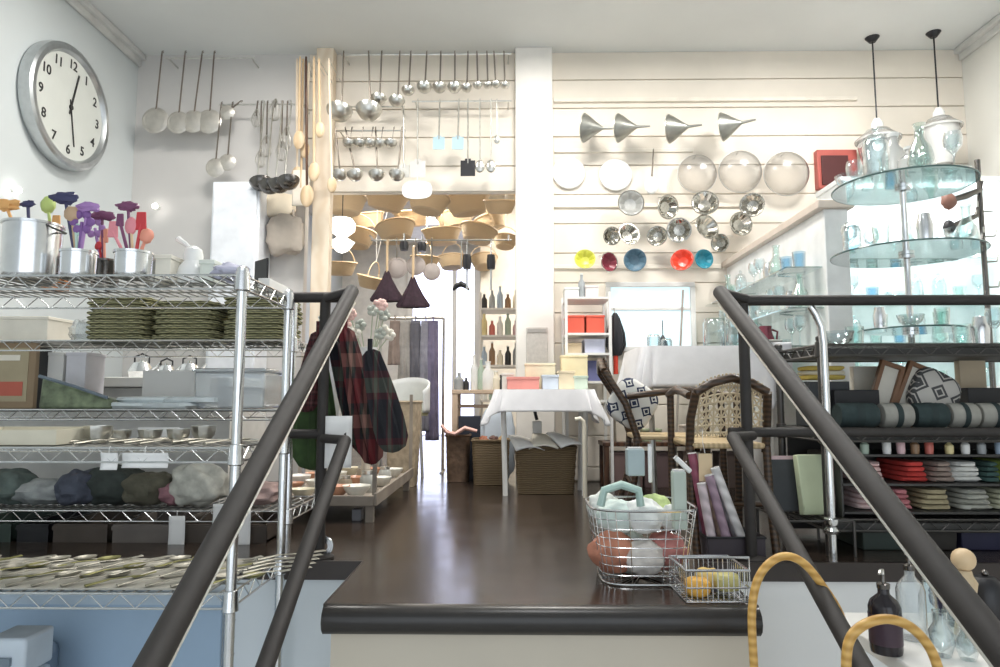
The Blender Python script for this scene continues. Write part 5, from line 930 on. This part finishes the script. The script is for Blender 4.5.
# cubby rack with folded textiles
zz = [PZ(v, 2.2) for v in (519, 512, 484, 455)]; kx0, kx1 = PX(838, 2.2), CX1-.03
t = thing('cubby_rack', 'dark three-tier cubby rack full of folded textiles on the lowest right shelf', 'rack', (kx0, 2.2, S3)); KD = mat('dark_cubby', (.05, .048, .045), .5)
for z in zz[1:]: MB().bb(0, kx1-kx0, 0, .24, z-S3-.004, z-S3+.003).build('tier', KD, t)
for x in (0, kx1-kx0): MB().bb(x-.003, x+.003, 0, .24, 0, zz[3]-S3).build('side_panel', KD, t)
MB().bb(0, kx1-kx0, .236, .24, 0, zz[3]-S3).build('back_panel', KD, t)
TX = [  # tier index, px centre, width, colours
 (1, 853, 30, (.82, .62, .60), 'pale pink'), (1, 880, 24, (.58, .22, .24), 'rose red'), (1, 914, 34, (.42, .36, .22), 'olive striped'), (1, 952, 34, (.50, .50, .44), 'grey green'), (1, 985, 32, (.55, .55, .40), 'sage cream'),
 (2, 853, 30, (.78, .54, .52), 'salmon pink'), (2, 895, 28, (.60, .06, .05), 'bright red'), (2, 922, 24, (.36, .28, .24), 'mushroom'), (2, 945, 30, (.80, .80, .76), 'white'), (2, 968, 18, (.05, .10, .09), 'dark green'), (2, 994, 28, (.52, .66, .16), 'lime green')]
for j, (ti, px, wpx, c, n) in enumerate(TX):
    Y = 2.22; k = Y/FPX; z0 = zz[ti]+.0035; m = mat('textile_'+n.replace(' ', '_'), c, .9, 0, .15, 30, .2)
    for q in range(4):
        Wd = wpx*k*(.5-.05*q); b = MB(); b.blob((0, 0, 0), (Wd, .10, .0082), j*5+q, .05, 22, 8, e=5)
        tag(b.build('folded_textile', m, loc=on(px, Y+.11, z0+.009+.0162*q)), '%s folded cloth in the cubby rack, %s of four' % (n, ['bottom', 'second', 'third', 'top'][q]), 'folded cloth', 'folded textiles in the cubby rack')
for i, (px, c, h) in enumerate([(862, 'green', .05), (884, 'white', .07), (898, 'pink', .065), (912, 'brown', .05), (926, 'red', .06), (946, 'yellow', .045), (962, 'white', .05), (978, 'grey', .05), (996, 'blue', .06)]):
    bottle(px, 2.22, zz[3]+.0035, .013, h, (c, CP[c]), '%s small bottle on top of the cubby rack, %s' % (c, nth(i, 9)), 'small bottles on the cubby rack')
# pale green and dark boards left of the post, on a low wire stand
lx = PX(800, 2.3); t = thing('low_stand', 'low wire stand left of the chrome upright carrying boards', 'stand', (lx, 2.2, 0)); b = MB()
for q in range(12): b.rod((-.12+q*.0185, -.05, .105), (-.12+q*.0185, .2, .105), .0018, 4)
b.tube([(-.12, -.05, .105), (.085, -.05, .105), (.085, .2, .105), (-.12, .2, .105)], .0035, 6, True); b.build('deck', DKW, t)
for x, y in ((-.12, -.05), (.085, -.05), (-.12, .2), (.085, .2)): MB().rod((x, y, 0), (x, y, .105), .005, 8).build('leg', DKW, t)
t = thing('board', 'pale sage green folded board standing on the low wire stand', 'board', (PX(811, 2.25), 2.24, .11), .1, None, -.16, 0); MB().box((0, 0, .095), (.105, .03, .19)).build('body', mat('sage_board', (.56, .62, .42), .7, 0, .05), t, bevel=.004); MB().box((0, -.017, .02), (.1, .004, .02)).build('fold', MC['sage_board'], t)
t = thing('board', 'dark slate board standing left of the sage green one', 'board', (PX(780, 2.3), 2.30, .11), .1, None, -.1, 0); MB().box((0, 0, .085), (.085, .03, .17)).build('body', mat('slate_board', (.06, .065, .07), .6), t, bevel=.004); MB().box((0, 0, .175), (.08, .028, .012)).build('pink_top', mat('pink_top', (.70, .52, .54), .7), t)
# white linen bag hanging behind the guard bar
t = thing('linen_towel', 'white pointed towel hanging behind the right handrail end', 'towel', P(766, 342, 2.53)); k = 2.53/FPX
def tw(u, v): s_ = (u-.5)*2; return (s_*26*k, .015*math.sin(u*9), -(68-36*abs(s_)**1.3*(1 if s_ < 0 else .9))*k*v-.0)
MB().sheet(tw, 14, 14).build('cloth', LINEN, t, solid=.004); MB().rod((-.1, .0, .003), (CX0+.02-t.location.x, -.02, .003), .005, 8).build('bar', STEEL, t)
carton(776, 2.56, S1-.0, 20, 22, .01, '', BLACK) if False else None
# dark bottom goods under the right shelf
for i, (px, wpx, hpx, c, n) in enumerate([(860, 44, 40, (.05, .07, .06), 'dark green grey'), (905, 40, 34, (.04, .035, .03), 'dark brown'), (948, 36, 36, (.03, .03, .07), 'dark navy'), (990, 34, 38, (.035, .03, .05), 'dark plum')]):
    k = 2.3/FPX; t = thing('storage_crate', '%s crate on the floor under the lowest right shelf' % n, 'crate', on(px, 2.36, 0), 0, 'crates under the right shelf'); H = .065; W = wpx*k
    b = MB(); b.box((0, 0, H/2), (W, .24, H), taper=1.04); b.build('body', mat('crate_%d' % px, c, .5), t, bevel=.004); MB().box((0, 0, H+.004), (W+.01, .25, .008)).build('lid', mat('crate_%d' % px, c, .5), t)

# ------------------------------------------------------------------ glass stand (three round shelves) with glassware
EY = 2.47; EX = PX(915, EY); ez = [PZ(325, EY-.2), PZ(241, EY-.23), PZ(168, EY-.23)]
t = thing('glass_stand', 'round three-tier glass display stand with chrome column on the right shelf', 'display stand', (EX, EY, S1)); rad = [.17, .25, .235]
MB().lathe([(0, 0), (.07, 0), (.075, .006), (.02, .014), (.011, .03), (.011, ez[2]-S1+.02), (.016, ez[2]-S1+.03), (0, ez[2]-S1+.035)], 20).build('column', CHROME, t)
for i, z in enumerate(ez):
    b = MB(); b.lathe([(.012, z-S1-.003), (rad[i]-.001, z-S1-.003), (rad[i], z-S1), (rad[i]-.001, z-S1+.003), (.012, z-S1+.003)], 64, cap=False); o = b.build('glass_shelf', GLASSG, t)
    b = MB(); b.tube([(rad[i]*math.cos(a), rad[i]*math.sin(a), z-S1) for a in [2*PI*q/72 for q in range(72)]], .0032, 6, True); b.build('edge', mat('dark_glass_edge', (.10, .16, .15), .15), o)
    b = MB(); b.lathe([(.011, z-S1-.02), (.026, z-S1-.016), (.026, z-S1-.004), (.011, z-S1-.0035)], 16, cap=False); b.build('collar', CHROME, t)
def G(kind, mats):
    t = thing(kind, '', kind.replace('_', ' '), (0, 0, 0)); m = mats
    if kind == 'wine_glass': MB().lathe([(0, .0), (.030, .0), (.030, .002), (.006, .006), (.0035, .02), (.0035, .065), (.012, .074), (.028, .095), (.031, .12), (.026, .145), (.0245, .145), (.029, .12), (.026, .096), (0, .077)], 22, cap=False).build('body', m, t)
    elif kind == 'tumbler': MB().lathe([(0, .001), (.026, .001), (.031, .08), (.0295, .08), (.025, .008), (0, .008)], 22, cap=False).build('body', m, t)
    elif kind == 'glass_bowl': MB().lathe([(0, .001), (.022, .001), (.045, .02), (.055, .05), (.053, .05), (.043, .023), (.02, .006), (0, .006)], 24, cap=False).build('body', m, t)
    elif kind == 'carafe':
        MB().lathe([(0, .001), (.035, .001), (.042, .03), (.036, .075), (.017, .11), (.015, .15), (.021, .165), (.0195, .165), (.0135, .15), (.0155, .11), (.034, .074), (.04, .03), (0, .006)], 24, cap=False).build('body', m, t)
    elif kind == 'apothecary_jar':
        MB().lathe([(0, .001), (.030, .001), (.034, .01), (.034, .09), (.028, .105), (.0265, .105), (.032, .09), (.032, .012), (0, .006)], 24, cap=False).build('body', m, t); MB().lathe([(.030, .106), (.024, .120), (.006, .13), (.010, .142), (0, .152)], 20).build('lid', m, t)
    elif kind == 'chrome_shaker': MB().lathe([(0, 0), (.024, 0), (.028, .06), (.022, .085), (.02, .1), (0, .105)], 20).build('body', CHROME, t)
    return t
GK = {k: G(k, m) for k, m in (('wine_glass', GLASS), ('tumbler', GLASSG), ('glass_bowl', GLASS), ('carafe', GLASSG), ('apothecary_jar', GLASS), ('chrome_shaker', CHROME))}
GB = G('tumbler', GLASSB); GB.name = 'blue_tumbler'; GB['category'] = 'tumbler'
kinds = list(GK)
def wob(*a): return rr.uniform(*a)
lv = ['lowest', 'middle', 'top']
for L_, z in enumerate(ez):
    n = [6, 9, 8][L_]
    for i in range(n):
        a = 2*PI*i/n+.3*L_; r = rad[L_]-.06; k = ['wine_glass', 'glass_bowl', 'apothecary_jar', 'carafe', 'tumbler', 'wine_glass', 'chrome_shaker'][(i*2+L_) % 7]
        if L_ == 0 and k in ('wine_glass', 'apothecary_jar', 'carafe'): k = 'tumbler'
        s = .95 if L_ else .8
        if L_ == 2: k = ['apothecary_jar', 'carafe', 'wine_glass', 'glass_bowl'][i % 4]; s = 1.25 if i % 4 == 0 else 1.0
        fb = 'front' if math.sin(a) < -.3 else ('back' if math.sin(a) > .3 else 'side'); lr = 'left' if math.cos(a) < 0 else 'right'
        place(USED, GK[k], (EX+r*math.cos(a), EY+r*math.sin(a), z+.0045), rz=a, s=s, label='clear %s on the %s tier of the round stand, %s %s, clock place %d' % (k.replace('_', ' '), lv[L_], lr, fb, i+1) if False else '%s on %s tier of round glass stand, %s anticlockwise from right' % (k.replace('_', ' ').replace('glass bowl', 'clear bowl'), lv[L_], ORD[i]), group='glassware on the round glass stand')
# glassware on the right shelf top around the stand
for i, (px, k, Y, s) in enumerate([(768, 'carafe', 2.36, .9), (790, 'tumbler', 2.3, 1), (803, 'apothecary_jar', 2.36, .9), (840, 'glass_bowl', 2.3, 1), (858, 'tumbler', 2.42, 1), (966, 'tumbler', 2.28, .9), (985, 'chrome_shaker', 2.3, 1), (1000, 'wine_glass', 2.3, .9)]):
    if px < 826: continue
    place(USED, GK[k], on(px, Y, S1), label='%s standing on the right wire shelf top, %s' % (k.replace('_', ' '), nth(i-3, 5)), group='glassware on top of the right wire shelf', s=s)
t = thing('maroon_pitcher', 'small maroon jug on the long white cloth beside the handrail', 'jug', on(781, 2.86, T2z+.004) if False else on(768, 3.12, T2z+.004)); MB().lathe([(0, 0), (.032, 0), (.04, .03), (.026, .075), (.028, .095), (.024, .095), (.022, .075), (0, .01)], 22, cap=False).build('body', mat('maroon_glaze', (.20, .04, .06), .25), t); MB().tube([(.03, 0, .08), (.055, 0, .07), (.05, 0, .035), (.036, 0, .03)], .005, 8).build('handle', MC['maroon_glaze'], t)
# ------------------------------------------------------------------ white partition with glass shelves
px_ = PX(732, YB-.02); PY0 = 2.78; PTz = PZ(268, YB-.02)
b = MB(); b.bb(px_, px_+.10, PY0, YB-.002, 0, PTz); struct('wall_partition', b, mat('bright_white_partition', (.88, .88, .87), .5), bevel=.004)
b = MB(); b.bb(px_-.03, px_+.12, PY0-.02, YB-.002, PTz, PTz+.035); struct('trim_9', b, mat('beige_capping', (.70, .60, .52), .5), bevel=.004)
gz = [.70, .86, 1.03]
t = thing('glass_shelving', 'three glass shelves fixed along the white partition at right', 'shelving', (px_, PY0, 0))
for z in gz: MB().bb(-.15, -.002, .03, YB-PY0-.05, z-.006, z).build('glass_shelf', GLASSG, t)
for y in (.2, .8): 
    for z in gz: MB().tube([(-.002, y, z-.02), (-.12, y, z-.009)], .004, 6).build('bracket', CHROME, t)
i = 0
for L_, z in enumerate(gz):
    for q in range(11):
        y = PY0+.09+q*.105; k = ['wine_glass', 'tumbler', 'wine_glass', 'carafe', 'glass_bowl', 'chrome_shaker', 'apothecary_jar'][(q*2+L_*3) % 7]
        if k == 'apothecary_jar' and L_ == 0: k = 'tumbler'
        src = GB if (L_ == 2 and q in (0, 1)) else GK[k]
        nm = 'pale blue tumbler' if src is GB else k.replace('_', ' ')
        place(USED, src, (px_-.078+wob(-.01, .01), y, z+.001), s=.9, label='%s on the %s partition glass shelf, %s counted from the front' % (nm, ['lowest', 'middle', 'top'][L_], ORD[q]), group='glassware on the partition shelves')
place(USED, GK['carafe'], (0, 0, -50)) if False else None
# white glass-shelved cabinet behind the stand
cY = 3.62; c0, c1 = PX(842, cY, 200), XR-.12; zt_ = PZ(184, cY)
t = thing('display_cabinet', 'wide white backed cabinet with glass shelves of glassware behind the round stand', 'cabinet', (c0, cY, 0)); CWB = mat('cabinet_white', (.86, .89, .90), .4)
MB().bb(0, c1-c0, .26, .29, 0, zt_).build('back_panel', CWB, t); MB().bb(0, .02, 0, .26, 0, zt_).build('side_panel', CWB, t); MB().bb(c1-c0-.02, c1-c0, 0, .26, 0, zt_).build('side_panel', CWB, t); MB().bb(-.01, c1-c0+.01, -.01, .29, zt_, zt_+.03).build('top', CWB, t, bevel=.004); MB().bb(.02, c1-c0-.02, 0, .26, 0, .55).build('base', CWB, t)
MB().bb(.06, c1-c0-.06, .02, .05, zt_-.02, zt_-.002).build('added_light_strip', mat('added_strip_glow', (1, 1, 1), .4, emis=((.95, .98, 1), 5)), t)  # glowing strip and area light below it are added to brighten the glassware
area('cabinet_fill_light', ((c0+c1)/2, cY+.035, zt_-.025), (0, 0, 0), c1-c0-.12, .03, 5, (.95, .98, 1))
cz_ = [.55, .78, 1.01, 1.24]
for z in cz_[1:]: MB().bb(.021, c1-c0-.021, .01, .259, z-.006, z).build('glass_shelf', GLASSG, t)
for L_, z in enumerate(cz_):
    for q in range(7):
        k = ['carafe', 'wine_glass', 'apothecary_jar', 'glass_bowl', 'wine_glass', 'tumbler', 'apothecary_jar'][(q*3+L_*2) % 7]
        place(USED, GB if (q+L_) % 8 == 3 else GK[k], (c0+.09+q*(c1-c0-.18)/6, cY+.11+wob(-.02, .02), z+.001), s=1.05, label='%s in the white cabinet, %s shelf, %s' % ('pale blue tumbler' if (q+L_) % 8 == 3 else k.replace('_', ' '), ['lowest', 'second', 'third', 'top'][L_], nth(q, 7)), group='glassware in the white cabinet')
# pendant lanterns and top jars
def lantern(px, pyt, pyb, Y, rpx, lab, canopy):
    k = Y/FPX; p = P(px, pyb, Y); zt = P(px, pyt, Y).z-p.z; r = rpx*k; t = thing('glass_lantern', lab, 'pendant lamp', p, 0, 'glass pendant lanterns')
    MB().lathe([(r*.55, 0), (r*.8, zt*.25), (r, zt*.55), (r*.98, zt*.66), (r*.6, zt*.8), (r*.35, zt*.84), (r*.3, zt*.82), (r*.9, zt*.62), (r*.75, zt*.26), (r*.5, .003)], 30, cap=False).build('shade', PLASTIC if canopy else FROST, t)
    MB().lathe([(r*1.12, zt*.62), (r*1.15, zt*.65), (r*.5, zt*.80), (r*.3, zt*.83)], 30, cap=False).build('brim', FROST, t)
    MB().lathe([(r*.32, zt*.82), (r*.3, zt*.92), (r*.15, zt), (0, zt)], 20).build('cap', PORC, t)
    MB().rod((0, 0, zt), (0, 0, CEIL-p.z), .0045, 8).build('cord', BLACK, t)
    MB().lathe([(0, 0), (.018, .0), (.04, .028), (.04, .03)], 24, Matrix.Translation((0, 0, CEIL-p.z-.031))).build('canopy', BLACK, t)
    MB().blob((0, 0, zt*.55), (r*.25, r*.25, r*.3), 0, 0).build('bulb', mat('warm_bulb', (1, 1, .95), .3, emis=((1, .95, .85), 1.2)), t)
lantern(880, 119, 178, 3.9, 19, 'left glass pendant lantern on a black cord near the right wall', True); lantern(942, 108, 165, 3.85, 18, 'right glass pendant lantern with bluish brim near the right wall', False)
for i, (px, py0, py1, r, Y) in enumerate([(908, 104, 168, 11, 2.5), (925, 128, 168, 12, 2.42)]):
    p = on(px, Y, ez[2]+.0045); h = (py1-py0)*Y/FPX*.9; r *= Y/FPX; t = thing('glass_dome', 'tall milky glass bottle on the top tier of the round stand, %s' % ('taller left one' if i == 0 else 'shorter right one'), 'bottle', p, 0, 'milky bottles on the round stand')
    MB().lathe([(0, 0), (r, 0), (r, h*.62), (r*.4, h*.8), (r*.35, h*.93), (0, h*.93)], 22).build('body', FROST, t); MB().lathe([(0, h*.93), (r*.5, h*.93), (r*.5, h), (0, h*1.02)], 18).build('stopper', PORC, t)
# dark brackets on right wall
for i, (px, py, s) in enumerate([(972, 196, 1), (968, 222, .8), (974, 248, .9)]):
    p = P(px, py, 3.15); t = thing('wall_bracket', 'dark iron utensil hanging on the right behind the stand, %s' % ['top one', 'middle one', 'lowest one'][i], 'utensil', p, 0, 'dark iron utensils at the right'); 
    MB().tube([(-.10*s, 0, -.02), (-.03*s, 0, .0), (.04, 0, .03), (.05, 0, .07)], [.012, .016, .012, .008], 10).build('arm', DSTEEL, t); MB().blob((-.11*s, 0, -.025), (.035*s, .02, .04*s), i, .1).build('head', BLACK if i else mat('rust_brown', (.25, .12, .09), .5), t)
    MB().rod((.05, 0, .07), (.05, .0, .10), .004, 6).build('ring', STEEL, t)
t = thing('utensil_post', 'slim dark upright rack standing by the right wall behind the glass stand', 'rack', (P(975, 220, 3.17).x+.0, 3.17, 0)); MB().rod((.03, 0, 0), (.03, 0, P(975, 160, 3.17).z), .012, 10).build('upright', DSTEEL, t); MB().lathe([(.12, 0), (.12, .012), (.02, .03), (0, .03)], 24, Matrix.Translation((.03, 0, 0))).build('base', DSTEEL, t)
for q in range(4): MB().tube([(.03, 0, 1.0+.12*q), (.08, -.01, 1.0+.12*q), (.09, -.01, 1.03+.12*q)], .005, 6).build('hook', STEEL, t)

# ------------------------------------------------------------------ lower right foreground
TBz = PZ(664, 1.36, 880); t = thing('low_table', 'small white table below the landing at the bottom right carrying bottles', 'table', (PX(982, 1.5, 640), 1.5, LOW)); W = .48
MB().box((0, 0, TBz-LOW-.015), (W, .36, .03)).build('tabletop', WHITE, t, bevel=.004)
for sx in (-1, 1):
    for sy in (-1, 1): MB().box((sx*(W/2-.03), sy*.14, (TBz-LOW-.03)/2), (.03, .03, TBz-LOW-.03)).build('leg', WHITE, t)
def pump(px, Y, r, h, m, lab, lm=None):
    t = thing('pump_bottle', lab, 'bottle', (PX(px, Y, 620), Y, TBz+.001)); MB().lathe([(0, 0), (r*.95, 0), (r, .008), (r, h*.58), (r*.85, h*.66), (r*.42, h*.74), (r*.36, h*.76), (r*.36, h*.86), (0, h*.86)], 26).build('body', m, t)
    MB().lathe([(r*.4, h*.82), (r*.42, h*.88), (r*.15, h*.9), (.004, h*.91), (.004, h*1.0), (0, h*1.0)], 16).build('pump_collar', DSTEEL, t); MB().tube([(0, 0, h*.95), (0, 0, h*1.06), (-.012, -.014, h*1.07), (-.018, -.022, h*1.045)], .003, 8).build('spout', STEEL, t)
    if lm: MB().lathe([(r+.0006, h*.12), (r+.0006, h*.5)], 26, cap=False).build('label_panel', lm, t)
pump(885, 1.42, .030, .150, mat('near_black_glass', (.02, .016, .02), .08), 'dark brown pump bottle in front of the white wall', mat('bottle_panel', (.05, .025, .04), .4))
pump(912, 1.50, .028, .170, PLASTIC, 'clear pump bottle right of the dark one')
for i, (px, Y, r, h) in enumerate([(941, 1.40, .024, .085), (955, 1.48, .022, .11), (967, 1.38, .02, .07), (930, 1.55, .02, .13), (958, 1.58, .026, .12), (980, 1.45, .024, .06)]):
    t = thing('glass_vase', 'clear glass vase in the cluster at the bottom right, %s' % ['front left round one', 'slim one behind it', 'small front right one', 'tall one at the back left', 'tall one at the back right', 'low one partly behind the handrail'][i], 'vase', (PX(px, Y, 640), Y, TBz+.001), 0, 'glass vases at the bottom right')
    MB().lathe([(0, .001), (r*.7, .001), (r, h*.3), (r*.9, h*.55), (r*.5, h*.75), (r*.55, h), (r*.5, h), (r*.43, h*.75), (r*.82, h*.54), (r*.9, h*.3), (0, .006)], 24, cap=False).build('body', GLASS, t)
    MB().tube([(r*.52*math.cos(a), r*.52*math.sin(a), h) for a in [2*PI*q/20 for q in range(20)]], .0016, 5, True).build('lip', GLASSG, t)
t = thing('pepper_mill', 'pale wooden mill with ball head at the bottom right', 'mill', (PX(966, 1.52, 600), 1.52, TBz+.001)); MB().lathe([(0, 0), (.026, 0), (.022, .03), (.018, .07), (.024, .11), (.016, .125), (.014, .135), (0, .135)], 22).build('body', mat('pale_beech', (.62, .48, .30), .5), t); MB().blob((0, 0, .157), (.024, .024, .024), 0, 0).build('head', mat('beech_ball', (.68, .50, .30), .4), t)
b = MB(); b.blob((0, 0, .06), (.035, .035, .062), 5, .15, 22, 14); tag(b.build('cloth_bundle', mat('navy_cloth', (.03, .03, .07), .8), loc=(PX(950, 1.62, 600), 1.63, TBz+.001)), 'dark navy cloth bundle behind the glass vases', 'cloth')
t = thing('teapot', 'round black pot with knob at the far right bottom', 'pot', (PX(988, 1.58, 600), 1.585, TBz+.001)); MB().lathe([(0, 0), (.03, 0), (.04, .05), (.034, .09), (.02, .105), (0, .108)], 24).build('body', BLACK, t); MB().blob((0, 0, .113), (.008, .008, .008), 0, 0, 10, 6).build('knob', DSTEEL, t)
b = MB(); b.blob((0, 0, .02), (.035, .03, .022), 4, .2); tag(b.build('copper_scrubber', mat('copper_pink', (.75, .42, .34), .35, .5, .3, 40), loc=(PX(942, 2.02), 2.26, PZ(551, 2.26) if PZ(551, 2.26) > 0.08 else .078)), 'small copper pink scrubber on a crate under the right shelf', 'scrubber')
# cane hoop handled baskets
def hoop(pts, Y, lab):
    w_ = [P(x, y, Y) for x, y in pts]; c = Vector(((w_[0].x+w_[-1].x)/2, Y, LOW)); t = thing('hoop_basket', lab, 'basket', c, 0, 'baskets with cane hoop handles'); r = abs(w_[-1].x-w_[0].x)/2*1.05
    zt = min(w_[0].z, w_[-1].z)-LOW-.42; pf = [(0, .003), (r*.75, .003)]+[(r*(.75+.25*q/24)+(.004 if q % 2 else -.004), .01+zt*q/24) for q in range(25)]+[(r*.9, zt-.01), (r*.68, .02), (0, .02)]
    MB().lathe(pf, 36).build('body', WICKER, t)
    # smooth the traced hoop
    out = []; n = len(w_)
    for i in range(n-1):
        p0, p1, p2, p3 = w_[max(i-1, 0)], w_[i], w_[i+1], w_[min(i+2, n-1)]
        for q in range(6):
            u = q/6; out.append(.5*((2*p1)+(p2-p0)*u+(2*p0-5*p1+4*p2-p3)*u*u+(3*p1-p0-3*p2+p3)*u**3)-c)
    out.append(w_[-1]-c); out = [Vector((out[0].x, 0, zt*.9))]+out+[Vector((out[-1].x, 0, zt*.9))]
    MB().tube(out, .0085, 12).build('hoop_handle', CANE, t)
hoop([(754, 667), (752, 610), (760, 575), (780, 557), (802, 562), (824, 588), (842, 620), (850, 667)], 1.45, 'basket with a tall yellow cane hoop handle right of the landing')
hoop([(846, 690), (848, 645), (862, 626), (887, 619), (912, 628), (932, 652), (944, 690)], 1.24, 'basket with a yellow cane hoop handle in front of the dark bottle')
for k in list(GK.values())+[GB]+list(protos.values())+list(pr.values())+gk:
    if not USED.get(k.name):
        for c in list(k.children): D.objects.remove(c)
        D.objects.remove(k)
